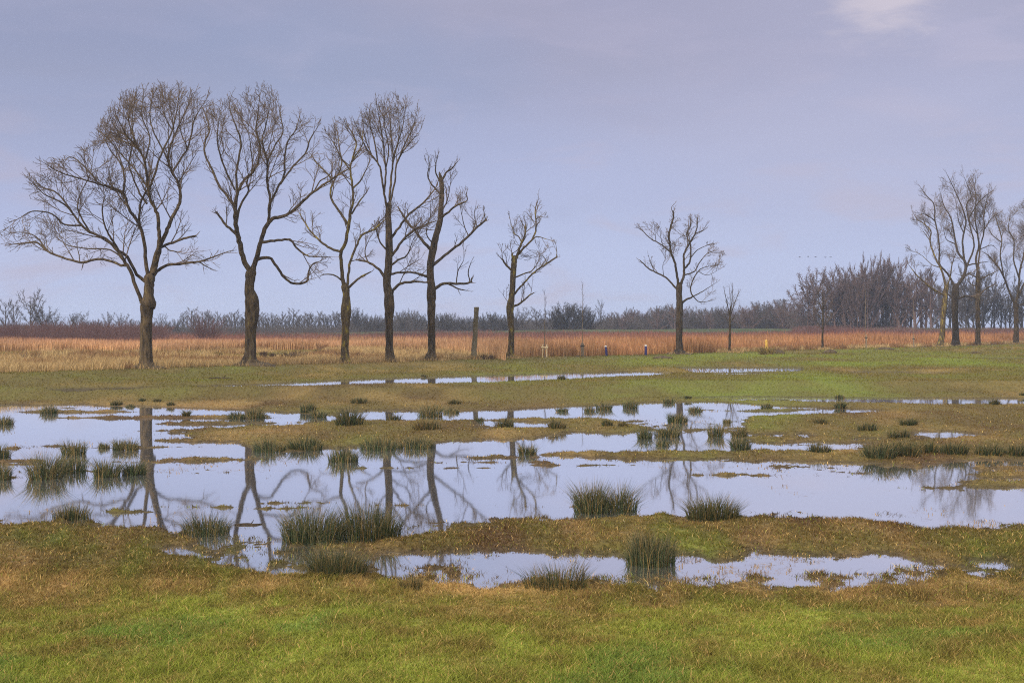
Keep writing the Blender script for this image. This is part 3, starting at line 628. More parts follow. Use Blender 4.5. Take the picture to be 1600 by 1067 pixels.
LIMB = .62
def photo_tree(name, label, off, sc, trunk, limbs, poly, bpx, bpy, seed, cfg=None, L0=2.9, space=.36, t0=.30, bark=None, cat='tree', group='bare trees in the row', D=None, mound=False, dp=1.3, twig=None):
    """limbs are given on the plane of the tree, scaled to metres and then spread in depth"""
    R = random.Random(seed); D = D or float(tree_line(np.array(float(bpx)))); s = D / FPX; cfg = dict(CFG, **(cfg or {}))
    zb = CAMH - (bpy - HOR) * s
    def cv(p): return ((off[0] + p[0] * sc - bpx) * s, (bpy - off[1] - p[1] * sc) * s)
    root = empty(name, ((bpx - 800) * s, D, zb)); tag(root, label, cat, group)
    g = Geo(); placed = []
    tp = [(*cv(p)[:1], 0.0, cv(p)[1], p[2] * sc * s) for p in trunk]
    tp = [(a, b_, c, r) for a, b_, c, r in tp]
    # below-ground start and root flare
    tp = [(tp[0][0], 0, -.35, tp[0][3] * 1.7), (tp[0][0], 0, .06, tp[0][3] * 1.32), (tp[0][0] * .8 + tp[1][0] * .2, 0, .42, tp[0][3] * .6 + tp[1][3] * .42)] + tp[1:]
    def reorder(q): return [(a, b_, c, r) for a, b_, c, r in q]
    q1, q0 = tp[-1], tp[-2]; dl = math.dist(q1[:3], q0[:3]); tp.append(tuple(q1[i] + (q1[i] - q0[i]) / dl * q1[3] * 1.1 for i in range(3)) + (q1[3] * .30,))
    ln = smooth_line(tp, 4, .012, R)
    V, F = tubes(ln[None, :, :3], ln[None, :, 3], 12)
    rr = np.random.default_rng(seed); V = V + rr.normal(0, .012, V.shape) * min(1, ln[3, 3] * 3); g.add(V, [F]); cap(g, ln)
    placed.append(ln); ev = [cv(p) for p in poly]; ec = (sum(p[0] for p in ev) / len(ev), sum(p[1] for p in ev) / len(ev)); ev = [(ec[0] + (p[0] - ec[0]) * 1.05, ec[1] + (p[1] - ec[1]) * 1.05) for p in ev]
    tw = Twigs(R, ev, max((max(p[0] for p in ev) - min(p[0] for p in ev)) * .6, 2.5))
    X0, Z0 = (bpx - 800) * s, zb - CAMH; tw.ec = ec; tw.x0, tw.z0, tw.D = X0, Z0, D
    def deep(l):          # a limb reaching nearer or farther stands where it is seen from the eye
        o = l.copy(); k = 1 + l[:, 1] / D; o[:, 0] = (l[:, 0] + X0) * k - X0; o[:, 2] = (l[:, 2] + Z0) * k - Z0; return o
    lines = []
    for li, lb in enumerate(limbs):
        q = [(cv(p)[0], cv(p)[1], (p[2] if len(p) > 2 else None)) for p in lb]
        last = q[0][2] or 5; rs = []
        for i, p in enumerate(q):
            if p[2] is None: rs.append(None)
            else: rs.append(p[2])
        if rs[0] is None: rs[0] = 4
        if rs[-1] is None: rs[-1] = 1.0
        ii = [i for i, v_ in enumerate(rs) if v_ is not None]; rs = np.interp(range(len(rs)), ii, [rs[i] for i in ii]) * sc * s * LIMB
        # join the nearest limb laid so far, take over its depth
        best = (1e9, 0.0)
        for l2 in placed:
            d = (l2[:, 0] - q[0][0]) ** 2 + (l2[:, 2] - q[0][1]) ** 2; k = int(d.argmin())
            if d[k] < best[0]: best = (d[k], l2[k, 1], l2[k])
        w0 = best[1]; slope = R.choice((-1, 1)) * R.uniform(.08, .42); bend = R.uniform(-.2, .2)
        pts = []; acc = 0; tot = sum(math.dist(q[i][:2], q[i + 1][:2]) for i in range(len(q) - 1)) + 1e-6
        for i, p in enumerate(q):
            if i: acc += math.dist(q[i - 1][:2], p[:2])
            pts.append((p[0], w0 + slope * acc + bend * acc * acc / tot, p[1], rs[i]))
        j = best[2]; pts = [(j[0] * .6 + pts[0][0] * .4, j[1], j[2] * .6 + pts[0][2] * .4, min(rs[0] * 1.05, j[3] * .9))] + pts[1:] if best[0] > .02 else pts
        ln = smooth_line(pts, 4, .035, R); placed.append(ln); ln = deep(ln); V, F = tubes(ln[None, :, :3], ln[None, :, 3], 8 if rs[0] > .05 else 6); g.add(V, [F]); cap(g, ln)
        lines.append(ln)
    for ln in lines: tw.along(ln, t0, L0, cfg, space, dp)
    g.build('trunk', bark or M_bark, root); tw.build('crown', twig or M_twig, root)
    if mound:
        mg_ = Geo(); rw = trunk[0][2] * sc * s; nn = 18; rings = [(2.6, -.25), (2.1, .06), (1.5, .20), (.8, .32)]; V = []
        for k, h in rings:
            for i in range(nn):
                a_ = i * 2 * math.pi / nn; q_ = R.uniform(.8, 1.2); V.append((rw * k * 1.25 * q_ * math.cos(a_), rw * k * .8 * q_ * math.sin(a_), h * R.uniform(.6, 1.25) if h > 0 else h))
        F = [(a_ * nn + i, a_ * nn + (i + 1) % nn, (a_ + 1) * nn + (i + 1) % nn, (a_ + 1) * nn + i) for a_ in range(3) for i in range(nn)]
        mg_.add(V, [F]); mg_.build('root_mound', M_soil, root)
    return root
def cap(g, ln):
    k = 5; e = ln[-1]; tg = ln[-1, :3] - ln[-2, :3]; tg /= np.linalg.norm(tg) + 1e-9
    P = np.array([e[:3] - tg * .003, e[:3] + tg * .004 + 0, e[:3] + tg * .006]); V, F = tubes(P[None], np.array([[e[3], e[3] * .95, .001]]), 8); g.add(V, [F])

O1, O2, O3, S1 = (0, 110), (280, 110), (460, 130), 400 / 854
O4, S4 = (740, 280), .3
O5, S5 = (1160, 240), 440 / 1381
photo_tree('bare_tree', 'widest bare tree, first from the left, low limb reaching left', O1, S1,
 [(488,992,25),(487,930,20),(488,860,19),(490,800,21),(494,778,27),(496,750,17),(497,715,16),(500,690,18)],
 [[(474,785,11),(460,740,10),(435,670,9.5),(420,645,9),(385,592,8.5),(350,562,8),(310,545,7),(270,515,6),(240,472,5),(200,438,4),(150,415,3),(108,375)],
  [(425,650,7),(405,650,7),(340,630,6.5),(270,640,6.5),(210,625,6),(160,605,6),(125,575,5),(80,577,3.5),(40,582)],
  [(488,705,10),(455,680,8.5),(425,622,8),(395,600,7),(378,570,6),(362,548,5),(345,500,4),(342,455,3),(355,410)],
  [(494,690,11),(484,620,9.5),(480,560,9),(462,510,8.5),(430,460,7.5),(410,410,7),(370,390,5),(330,380,4.5),(270,362,4),(200,340,3),(140,305)],
  [(410,410,6),(415,360,5),(402,310,4),(370,270,3),(335,205)],
  [(505,680,13),(515,640,12),(530,580,11),(530,540,10),(525,480,9),(505,440,8),(495,400,8),(490,350,7),(480,300,6),(460,260,5),(425,222,4),(402,180,3),(388,150)],
  [(495,400,6),(512,360,6),(530,300,5),(552,250,4.5),(575,200,4),(590,130,3),(600,75)],
  [(510,675,14),(525,630,13),(535,585,12),(555,540,11),(570,500,10),(590,460,9),(602,432,8),(595,380,7),(575,340,6.5),(560,300,6),(570,250,5),(590,200,4),(612,150,3),(650,75)],
  [(575,340,5.5),(600,300,5),(625,260,4.5),(640,210,4),(650,160,3),(690,95)],
  [(560,300,5),(545,270,4.5),(530,240,4),(510,200,3.5),(500,150,3),(508,85)],
  [(470,455,6),(466,410,5),(445,360,4),(430,310,4),(440,250,3),(430,160)],
  [(480,560,6),(465,500,6),(470,440,5.5),(490,400,5)],
  [(468,275,4.5),(440,205,3.5),(430,150,3),(462,85)], [(482,305,4.5),(500,225,3.5),(472,150,3),(480,75)], [(455,255,4),(400,232,3.5),(345,212)], [(425,222,4),(385,192,3),(362,145)], [(495,395,5),(450,330,4),(400,275,3.5),(370,225)], [(575,200,4),(545,140,3),(540,70)], [(625,260,4),(600,190,3),(600,110)],
  [(300,540,5),(262,470,4),(265,420,3),(300,350,2.5),(310,290)],
  [(275,518,5),(215,515,4.5),(175,480,4),(110,470,3),(55,500)], [(160,605,4.5),(120,555,3.5),(70,540,2.5),(18,545)], [(420,640,5),(370,600,4),(300,595,3.5),(230,585,3),(190,560)],
  [(450,245,4),(440,170,3),(450,90)], [(240,472,5),(190,410,4),(140,390,3),(100,350)], [(330,380,4),(280,320,3.5),(240,290,3),(215,300)], [(420,330,4),(380,250,3.5),(345,215,3),(335,200)],
  [(535,590,8),(560,580,7),(595,568,6.5),(630,556,5.5),(655,552,5.2)],
  [(550,585,4),(565,600,3.5),(590,605,2.5)],
  [(505,692,10),(530,665,9),(560,650,7.5),(610,645,6.5),(650,640,6),(680,635,5),(720,620,3.5),(760,605,2.5),(790,600)],
  [(665,640,4),(690,655,3),(705,662,2)]],
 [(8,540),(40,490),(90,420),(92,350),(140,300),(210,290),(270,248),(330,195),(356,130),(420,70),(500,52),(600,52),(680,72),(722,110),(700,200),(660,310),(690,350),(620,370),(600,420),(640,520),(662,555),(600,620),(780,588),(792,632),(700,664),(560,662),(500,640),(420,640),(260,645),(150,612),(40,592)],
 228, 577, 101, mound=True)
photo_tree('bare_tree', 'tall bare tree with swollen trunk and V shaped fork, second from the left', O2, S1,
 [(235,982,30),(237,945,20),(238,880,18),(241,830,22),(243,770,23),(235,735,17),(236,700,16),(240,675,17)],
 [[(232,675,15),(215,630,14),(205,590,14),(195,550,13),(188,500,12),(188,450,11),(192,415,9),(215,370,7),(245,340,6),(265,300,5),(270,250,5),(257,200,4),(262,150,3),(268,85)],
  [(186,460,8),(160,420,7),(130,380,6.5),(110,330,6),(88,290,5.5),(85,240,5),(100,205,4.5),(95,170,3.5),(78,125)],
  [(193,415,7),(190,350,6),(197,300,5.5),(206,240,5),(190,190,4),(172,140,3),(165,88)],
  [(186,400,5),(160,345,5),(142,300,4.5),(130,255,4),(128,200,3),(140,130)],
  [(192,505,7),(205,450,6),(232,402,5.5),(225,372,5),(245,330,4),(240,270,3),(230,190)],
  [(188,545,8),(160,520,7),(140,495,6),(123,472,5.5)],
  [(243,672,16),(255,640,14),(265,600,13),(275,560,12),(290,520,12),(312,495,10),(350,487,8.5),(385,465,7.5),(425,425,7),(470,390,6),(500,370,5),(545,340,4),(580,325,1.5)],
  [(298,512,8.5),(300,460,7.5),(302,420,7),(293,370,6.5),(295,310,6),(285,270,5),(276,230,4),(290,180,3),(310,65)],
  [(302,445,7),(330,390,6),(350,350,5.5),(352,300,5),(360,240,4),(388,200,3),(402,150)],
  [(340,385,5.5),(380,320,5),(420,280,4.5),(437,230,4),(465,185)],
  [(293,310,5),(320,250,4),(345,210,3.5),(340,160,3),(330,110)],
  [(450,405,4),(470,370,3.5),(500,350,3),(520,310)],
  [(278,574,8),(330,567,6.5),(370,565,6),(390,590,5.5),(420,615,5),(450,622,3),(505,622,1.5)],
  [(265,634,9),(300,625,8),(325,655,7.5),(350,690,7),(380,710,6.5),(425,705,6),(432,670,5),(447,645,3.5),(475,635,1.5)]],
 [(62,110),(120,88),(160,78),(230,62),(290,50),(332,72),(345,130),(400,135),(465,165),(485,200),(445,260),(585,312),(590,345),(500,400),(420,470),(400,555),(480,600),(520,640),(440,722),(340,720),(250,660),(210,650),(140,580),(112,470),(70,330),(58,220)],
 391, 572, 102, mound=True)
photo_tree('bare_tree', 'slender bare tree with mossy yellow knob on the trunk, third from the left', O2, S1,
 [(553,982,18),(553,930,13),(555,860,12.5),(556,800,17),(557,750,12),(553,722,13)],
 [[(550,725,12),(541,660,10),(540,610,9.5),(555,570,9.5),(565,520,9),(572,470,8.5),(580,440,6.5),(578,380,6),(570,330,5.5),(580,290,5),(590,240,4),(565,190,3),(552,155)],
  [(568,722,8),(565,680,7),(570,640,7),(590,590,6.5),(610,550,6),(650,530,5),(688,498,2.5)],
  [(575,728,7),(590,702,6),(615,685,5),(640,672,3)],
  [(541,607,7),(505,595,6.5),(470,570,6),(440,540,5),(415,500,4),(400,475,2)],
  [(563,515,7.5),(530,465,6.5),(510,435,6),(505,400,5.5),(512,372,5),(490,340,4.5),(460,310,4),(435,275)],
  [(575,480,5),(600,440,4.5),(617,418,3)], [(579,395,5),(610,360,4),(637,300)], [(572,335,5),(545,300,4),(520,250,3),(490,210)],
  [(578,300,4.5),(610,250,3),(612,205)], [(508,385,4),(540,320,4),(535,260,3),(525,180)],
  [(547,705,5),(520,685,4),(490,680,3),(468,685,1.5)]],
 [(420,292),(440,218),(480,196),(520,165),(560,148),(605,186),(625,260),(652,320),(620,430),(692,488),(662,560),(645,690),(590,712),(470,702),(440,600),(388,500),(398,455),(480,470),(500,400)],
 540, 569, 103, bark=M_bark_moss, L0=2.4)
photo_tree('bare_tree', 'tallest straight bare tree with a fan shaped top, fourth from the left', O3, S1,
 [(319,932,20),(317,885,13),(316,800,12.5),(317,748,17),(314,700,15),(308,660,13),(314,610,12.5),(316,540,12),(315,480,11),(313,440,10),(316,405,9)],
 [[(317,410,7),(320,350,6.5),(325,300,5.5),(332,250,5),(345,200,4),(360,150,3),(372,85)],
  [(311,430,7),(300,370,6),(292,320,5.5),(285,280,5),(265,250,4.5),(235,210,4),(215,160,3),(195,118)],
  [(300,365,6),(305,300,5),(300,240,4.5),(295,190,4),(285,130,3),(275,75)],
  [(320,395,6),(335,330,5),(340,270,4.5),(365,225,4),(385,200,3.5),(415,165)],
  [(330,255,4.5),(325,200,4),(320,130,3),(318,52)], [(340,272,4.5),(370,200,4),(395,150,3),(408,102)], [(278,268,4.5),(270,210,4),(255,150,3),(242,95)],
  [(303,290,4),(315,220,3.5),(300,140,3),(300,60)], [(345,210,3),(350,150,2.5),(345,70)], [(258,240,3.5),(235,180,3),(225,110)],
  [(306,655,10),(285,625,7.5),(260,605,6.5),(230,593,5.5),(205,590,4)], [(245,598,4),(235,560,3),(250,520,1.5)],
  [(318,585,8),(350,540,7),(380,505,6),(420,480,5),(472,460,2)], [(318,525,8),(350,480,6.5),(385,435,6),(430,400,5),(470,350,3.5),(485,310,1.5)],
  [(317,718,9),(335,685,8),(360,668,7),(400,663,6),(445,665,3.5)], [(314,640,7),(345,632,5.5),(390,632,5),(435,640,2)],
  [(320,615,6.5),(345,590,5),(375,575,4),(395,525,1.5)], [(312,560,5.5),(285,530,4.5),(275,480,4),(292,455,2)]],
 [(186,128),(228,88),(270,52),(340,36),(404,66),(430,120),(424,190),(385,232),(350,320),(340,400),(470,310),(505,340),(500,440),(480,500),(440,560),(460,640),(445,682),(330,692),(300,640),(208,612),(198,570),(260,460),(300,430),(280,300),(206,210)],
 608, 567, 104, L0=2.4, space=.32)
photo_tree('bare_tree', 'bare tree with a broken jagged dead top and bent lower limbs, fifth from the left', O3, S1,
 [(455,927,20),(458,885,13),(457,800,12.5),(457,740,14),(457,705,16),(455,660,12.5),(453,610,12),(462,560,12.5),(470,520,11),(485,460,9.5),(490,410,8.5),(492,360,8),(490,325,7),(484,300,2.5)],
 [[(460,560,10),(425,525,8),(400,490,7),(375,460,6),(345,412,4)],
  [(457,615,9),(490,585,7.5),(520,560,7),(560,530,6.5),(600,490,6),(641,455,5)], [(638,458,3),(632,428,2)], [(580,510,3),(565,470,2.5),(555,420,1.5)], [(610,485,3),(600,440,2),(605,410,1)],
  [(460,690,10),(500,668,7.5),(540,670,6.5),(585,665,5.5),(592,650,4)], [(510,668,4.5),(545,685,4),(575,692,2)], [(540,670,3.5),(545,630,3),(565,590,1.5)], [(585,663,3.5),(580,630,3),(590,595,1.5)],
  [(488,450,7),(515,430,5.5),(545,405,5),(575,392,3.5),(573,362,1.5)],
  [(491,330,7),(505,300,5),(522,288,4),(545,262,1.5)], [(488,370,5.5),(460,340,4.5),(445,310,3.5),(450,270,2.5),(445,235)], [(486,330,5),(470,290,3.5),(480,235,1.5)],
  [(452,650,7),(420,637,5.5),(392,630,3)], [(466,540,4),(440,500,3),(455,440,1.5)], [(486,440,4),(510,390,3),(520,340,1.5)]],
 [(425,240),(480,230),(540,238),(560,280),(535,340),(585,345),(580,400),(620,405),(655,415),(645,470),(560,560),(592,600),(605,680),(570,702),(490,692),(400,662),(388,620),(430,580),(420,530),(336,410),(440,480),(455,380),(405,300)],
 674, 564, 105, L0=2.0)
# the cut trunk
def snag():
    D = float(tree_line(np.array(740.))); s = D / FPX; R = random.Random(3)
    root = empty('dead_trunk', ((740 - 800) * s, D, CAMH - (562.5 - HOR) * s)); tag(root, 'branchless sawn off dead trunk standing between fifth and sixth trees', 'dead tree')
    pts = [(q[0], 0, q[1], q[2]) for q in [(-.02, -.3, .34), (0, .05, .28), (.05, .8, .22), (.11, 2.0, .205), (.17, 3.2, .20), (.20, 3.7, .19), (.235, 4.28, .205)]]
    ln = smooth_line(pts, 4, .02, R); V, F = tubes(ln[None, :, :3], ln[None, :, 3], 12); g = Geo(); g.add(V, [F]); cap(g, ln); g.build('trunk', M_snag, root)
    kn = Geo(); V, F = tubes(np.array([[(.1, -.15, 3.1), (.05, -.3, 3.25), (.04, -.36, 3.34)]]), np.array([[.06, .05, .03]]), 6); kn.add(V, [F]); kn.build('branch_stub', M_snag, root)
snag()
photo_tree('bare_tree', 'pollarded bare tree with sawn stubs and one long rising right limb, sixth from the left', O4, S4,
 [(190,938,25),(195,890,17),(197,800,16),(192,720,17),(190,665,20),(198,620,16),(203,560,15),(205,500,15),(210,450,15),(213,412,13)],
 [[(204,450,10),(202,412,9),(202,385,8.5)],
  [(214,425,13),(232,385,11),(245,340,9.5),(262,305,8.5),(270,270,8),(272,235,6)],
  [(228,395,10),(265,355,8.5),(295,325,8),(318,290,7.5),(325,250,7),(323,200,6.5),(322,150,5),(335,110,3),(337,72,1)],
  [(300,322,5.5),(330,300,4.5),(370,310,3),(402,318,1.5)], [(250,330,6),(235,300,5),(212,285,4.5),(200,250,3),(185,185,1.2)],
  [(325,210,4),(345,195,3),(370,200,1.5)], [(310,235,3),(300,205,2),(295,185,1)],
  [(203,480,10),(165,440,8.5),(147,415,7)], [(150,418,4),(148,385,2.5),(130,345,1)],
  [(203,615,10),(230,575,8.5),(260,545,7.5),(290,510,7),(330,475,7),(380,440,6.5),(435,403,5.5)], [(432,405,4),(433,370,3),(428,340,1.2)], [(385,438,3.5),(360,400,2.5),(330,405,1)],
  [(210,515,7),(260,493,5.5),(300,480,5),(322,452,2)], [(195,668,10),(240,648,8.5),(265,630,7.5),(285,608,6.5),(313,592,4)], [(185,650,3),(165,620,2),(145,590,1)], [(255,350,3),(220,340,2),(210,320,1)]],
 [(105,405),(125,330),(185,335),(170,175),(250,180),(310,112),(340,55),(352,110),(392,190),(345,270),(412,292),(445,330),(448,412),(330,500),(260,605),(315,585),(240,680),(135,600),(185,520),(125,430)],
 797, 561, 106, L0=1.9, t0=.4, bark=M_bark_moss)
photo_tree('bare_tree', 'squat dark bare tree standing alone in the wide gap, on a soil mound', O4, S4,
 [(1072,914,34),(1072,882,19),(1070,800,17),(1072,720,17),(1073,650,17),(1069,600,15),(1072,555,16)],
 [[(1065,560,11),(1058,490,10),(1050,440,9.5),(1030,390,9),(1022,340,8.5),(1018,290,8.5),(1030,240,8),(1040,200,7.5),(1040,165,6.5)], [(1040,175,4),(1030,150,2.5),(1045,130,1)],
  [(1025,380,6),(990,350,5.5),(960,330,5),(930,315,4.5),(900,290,4),(880,270,3),(848,248,1.2)], [(950,325,3),(945,280,2),(940,235,1)], [(985,348,3),(975,300,2),(970,245,1)],
  [(1065,580,9),(1035,545,7.5),(1000,510,7),(960,490,6.5),(915,468,6),(885,440,5),(865,422,4)], [(940,480,3),(920,430,2),(910,395,1)], [(990,505,3),(985,450,2),(1000,410,1)],
  [(1078,560,12),(1095,500,10.5),(1095,460,9.5),(1095,400,8.5),(1110,360,8),(1140,310,7),(1155,280,6),(1165,240,5),(1165,198,3)], [(1160,285,4),(1195,265,3),(1215,235,1.2)],
  [(1095,470,8.5),(1120,440,8),(1130,400,7),(1130,340,6),(1115,310,5.5),(1110,280,5),(1130,240,4.5),(1130,205,3)], [(1112,290,3),(1080,300,2),(1055,320,1)],
  [(1097,500,6),(1150,480,5),(1180,430,4),(1230,380,3),(1302,378,1)], [(1130,410,4),(1165,370,3.5),(1215,345,2.5),(1255,335,1)],
  [(1075,655,11),(1105,628,8.5),(1140,612,6.5),(1130,580,5.5),(1140,530,5),(1180,470,4),(1255,448,1.2)], [(1125,620,5.5),(1165,600,4.5),(1200,580,3.5),(1270,535,1)], [(1145,612,4.5),(1180,640,3.5),(1245,632,1)], [(1175,478,3),(1220,500,2),(1280,470,1)]],
 [(842,240),(900,208),(960,230),(1000,280),(1015,142),(1055,125),(1075,200),(1110,192),(1170,182),(1222,225),(1225,310),(1262,335),(1312,375),(1308,450),(1240,480),(1285,530),(1255,655),(1170,645),(1100,640),(1050,600),(980,540),(862,430),(875,390),(1000,400),(915,310)],
 1062, 555, 107, cfg=dict(rmin=.013), L0=2.2, t0=.35, mound=True, bark=M_bark_dark)
RG = 'bare trees in the row'
photo_tree('bare_tree', 'leaning bare tree with a yellow mossy trunk, leftmost of the right hand cluster', O5, S5,
 [(968,947,18),(980,880,12),(985,790,13),(995,700,12),(1000,655,11)],
 [[(999,660,10),(990,620,9),(975,570,7.5),(950,520,7),(930,470,6.5),(920,420,6),(925,380,5),(890,345,4),(855,320,3),(832,278,1)],
  [(992,695,8),(930,660,6.5),(880,620,6),(850,590,5),(815,545,1.5)], [(965,560,4),(930,545,3),(880,500,2),(840,480,1)], [(1000,665,7),(1020,600,5),(1030,540,4),(1050,480,2)], [(922,430,4),(900,400,3),(880,370,1)], [(985,690,5),(960,690,4),(930,665,2)]],
 [(820,270),(860,250),(930,330),(960,430),(1060,470),(1040,560),(1000,680),(930,680),(800,545),(800,440),(880,480),(900,420),(820,330)],
 1469, 541.5, 108, cfg=dict(rmin=.0145), bark=M_bark_moss, L0=2.6, space=.5, t0=.25)
photo_tree('bare_tree', 'tallest bare tree of the right hand cluster, with a thick dark trunk', O5, S5,
 [(1045,948,27),(1046,885,16),(1042,800,15),(1042,720,16),(1047,655,16)],
 [[(1044,665,10),(1020,610,8),(990,570,7.5),(966,540,7),(966,470,6.5),(960,400,6),(945,330,5.5),(940,250,4.5),(905,210,3.5),(862,150,1)],
  [(1053,655,13),(1085,600,12),(1096,550,11),(1085,520,10),(1060,490,8),(1045,430,7),(1035,370,6),(1020,310,5),(990,260,4),(965,170,1)],
  [(1090,535,9),(1080,440,7),(1085,390,6.5),(1097,330,6),(1072,250,5),(1045,190,4),(1012,120,2.5),(998,90,1)],
  [(1098,560,8),(1130,480,6.5),(1135,430,6),(1112,340,5),(1100,250,4.5),(1122,210,3.5),(1085,110,1)], [(1110,320,4.5),(1150,250,4),(1190,210,3),(1230,180,1)],
  [(1046,718,8),(1090,700,7),(1130,705,6),(1168,722,4)], [(1094,555,6),(1140,540,5),(1205,530,2)], [(1042,720,7),(1010,690,6),(990,650,4)], [(1040,440,5),(1000,420,3),(985,360,1)], [(945,330,4),(900,300,3),(850,290,1)], [(1062,640,6),(1105,590,5),(1140,590,3)], [(1085,395,4),(1060,330,3),(1050,260,1.5)]],
 [(835,250),(845,145),(900,105),(980,100),(1010,80),(1090,70),(1150,130),(1235,170),(1245,260),(1170,330),(1180,480),(1210,520),(1180,720),(1050,710),(990,690),(930,540),(930,400),(860,310)],
 1493, 541.5, 109, cfg=dict(rmin=.0125), bark=M_bark_dark, L0=3.2, space=.58, t0=.22)
photo_tree('bare_tree', 'slim bare tree with curling side limbs, right of the thickest trunk in the cluster', O5, S5,
 [(1153,948,18),(1155,885,12),(1155,800,11),(1155,720,12.5),(1155,640,12),(1155,585,9)],
 [[(1155,590,8),(1145,520,7.5),(1160,450,7),(1150,380,6),(1140,300,5),(1145,230,4),(1140,160,3),(1146,100,1)], [(1158,560,6),(1165,470,5.5),(1185,380,5),(1185,300,4),(1200,220,3),(1212,165,1)],
  [(1158,690,7),(1200,660,5.5),(1235,640,3),(1245,600,1)], [(1152,615,6),(1110,590,4.5),(1080,600,3),(1050,590,1)], [(1158,620,6),(1200,600,5),(1262,570,1.5)], [(1185,370,4),(1220,320,3),(1262,290,1)], [(1150,390,4),(1115,330,3),(1110,270,1)], [(1157,655,5),(1120,640,3.5),(1095,610,1)], [(1165,470,4),(1220,450,3),(1250,470,1)]],
 [(1085,250),(1100,130),(1130,66),(1175,90),(1225,165),(1245,260),(1280,290),(1230,380),(1270,560),(1250,650),(1180,700),(1060,640),(1050,590),(1120,560),(1120,400)],
 1527, 541.5, 110, cfg=dict(rmin=.0145), L0=3.8, space=.42)
photo_tree('bare_tree', 'bare tree at the right edge of the picture, its crown partly cut off', O5, S5,
 [(1342,936,16),(1343,860,12),(1342,770,11.5),(1338,732,13)],
 [[(1336,738,9),(1310,680,7.5),(1280,600,6.5),(1250,550,6),(1205,500,4),(1175,480,1.5)], [(1280,600,5.5),(1265,500,5),(1272,420,4.5),(1250,340,4),(1235,295,1)],
  [(1342,735,10),(1355,660,8.5),(1360,580,7.5),(1375,520,7),(1395,400,6),(1392,300,3),(1385,240,1)], [(1345,725,9),(1380,640,7.5),(1425,560,6.5),(1450,460,5),(1470,340,3),(1480,290,1)],
  [(1358,610,6),(1330,520,5.5),(1332,430,5),(1305,370,4),(1315,290,1)], [(1395,410,4),(1425,350,3),(1430,270,1)], [(1345,750,5),(1390,735,5),(1440,730,3),(1490,700,1)], [(1272,430,4),(1225,400,3),(1205,360,1)], [(1425,560,5),(1490,500,4),(1540,440,1)]],
 [(1170,480),(1190,360),(1235,280),(1330,265),(1390,220),(1470,270),(1550,420),(1520,520),(1500,720),(1380,740),(1290,690),(1240,560)],
 1587, 538, 111, cfg=dict(rmin=.0125), L0=4.4, space=.42)
# young trees
YC = dict(levels=2, space={1: .22, 2: .2}, trop=.25, rmin=.006)
photo_tree('young_tree', 'slim young tree with a pale narrow crown right of the squat lone tree', O4, S4,
 [(1332,908,7),(1335,800,6),(1335,730,5.5),(1336,690,5)],
 [[(1336,700,4.5),(1345,640,3.5),(1350,545,1)], [(1335,715,4.5),(1320,650,3.5),(1303,565,1)], [(1336,720,4),(1365,630,3),(1388,580,1)], [(1337,680,3),(1335,610,2),(1330,545,1)], [(1336,760,3),(1315,720,2),(1300,690,1)], [(1336,750,3),(1360,710,2),(1380,670,1)]],
 [(1292,555),(1340,538),(1395,575),(1388,660),(1365,740),(1310,750),(1292,660)], 1140, 552.5, 112, cfg=YC, L0=.9, space=.22, t0=.2, group='young planted trees', bark=M_bark, dp=.5)
photo_tree('young_tree', 'slim young tree with a dark conical crown in front of the purple thicket', O5, S5,
 [(393,968,6.5),(393,900,5),(395,830,4.5),(395,760,4),(394,690,2.5)],
 [[(395,830,3),(370,780,2),(352,710,1)], [(395,840,3),(420,790,2),(440,730,1)], [(395,780,3),(375,720,2),(368,660,1)], [(395,770,3),(412,710,2),(420,650,1)], [(394,700,2.5),(395,660,2),(396,620,1)], [(394,860,2.5),(365,830,2),(345,780,1)], [(394,850,2.5),(425,820,2),(448,780,1)]],
 [(335,800),(345,700),(380,630),(412,630),(445,710),(452,800),(400,880)], 1285, 547, 113, cfg=YC, L0=.9, space=.16, t0=.1, group='young planted trees', bark=M_bark_dark, dp=.3)

def sapling(bpx, bpy, toppx, label, seed):
    D = float(tree_line(np.array(float(bpx)))) * 1.003; s = D / FPX; R = random.Random(seed); H = (bpy - toppx) * s
    root = empty('sapling', ((bpx - 800) * s, D, CAMH - (bpy - HOR) * s)); tag(root, label, 'sapling', 'newly planted saplings')
    pts = [(0, 0, -.2, .04), (0, 0, H * .4, .033), (.03, 0, H * .75, .022), (.02, 0, H, .008)]; ln = smooth_line(pts, 4, .03, R); V, F = tubes(ln[None, :, :3], ln[None, :, 3], 6)
    g = Geo(); g.add(V, [F]); g.build('stem', M_dimstake, root)
    tw = Twigs(R); tw.along(ln, .45, .75, dict(CFG, levels=2, trop=.5, ang=(.2, .5), rmin=.006), .2, .4); tw.build('crown', M_twig, root)
sapling(851, 562, 462, 'thin sapling between two bright wooden stakes', 1)
sapling(910, 559, 448, 'thin sapling tied to a dark topped stake beside the blue posts', 2)
sapling(1352, 546, 455, 'thin pale sapling before the purple thicket, at the left of two', 3)
sapling(1427, 545, 470, 'thin pale sapling just left of the right hand tree cluster', 4)

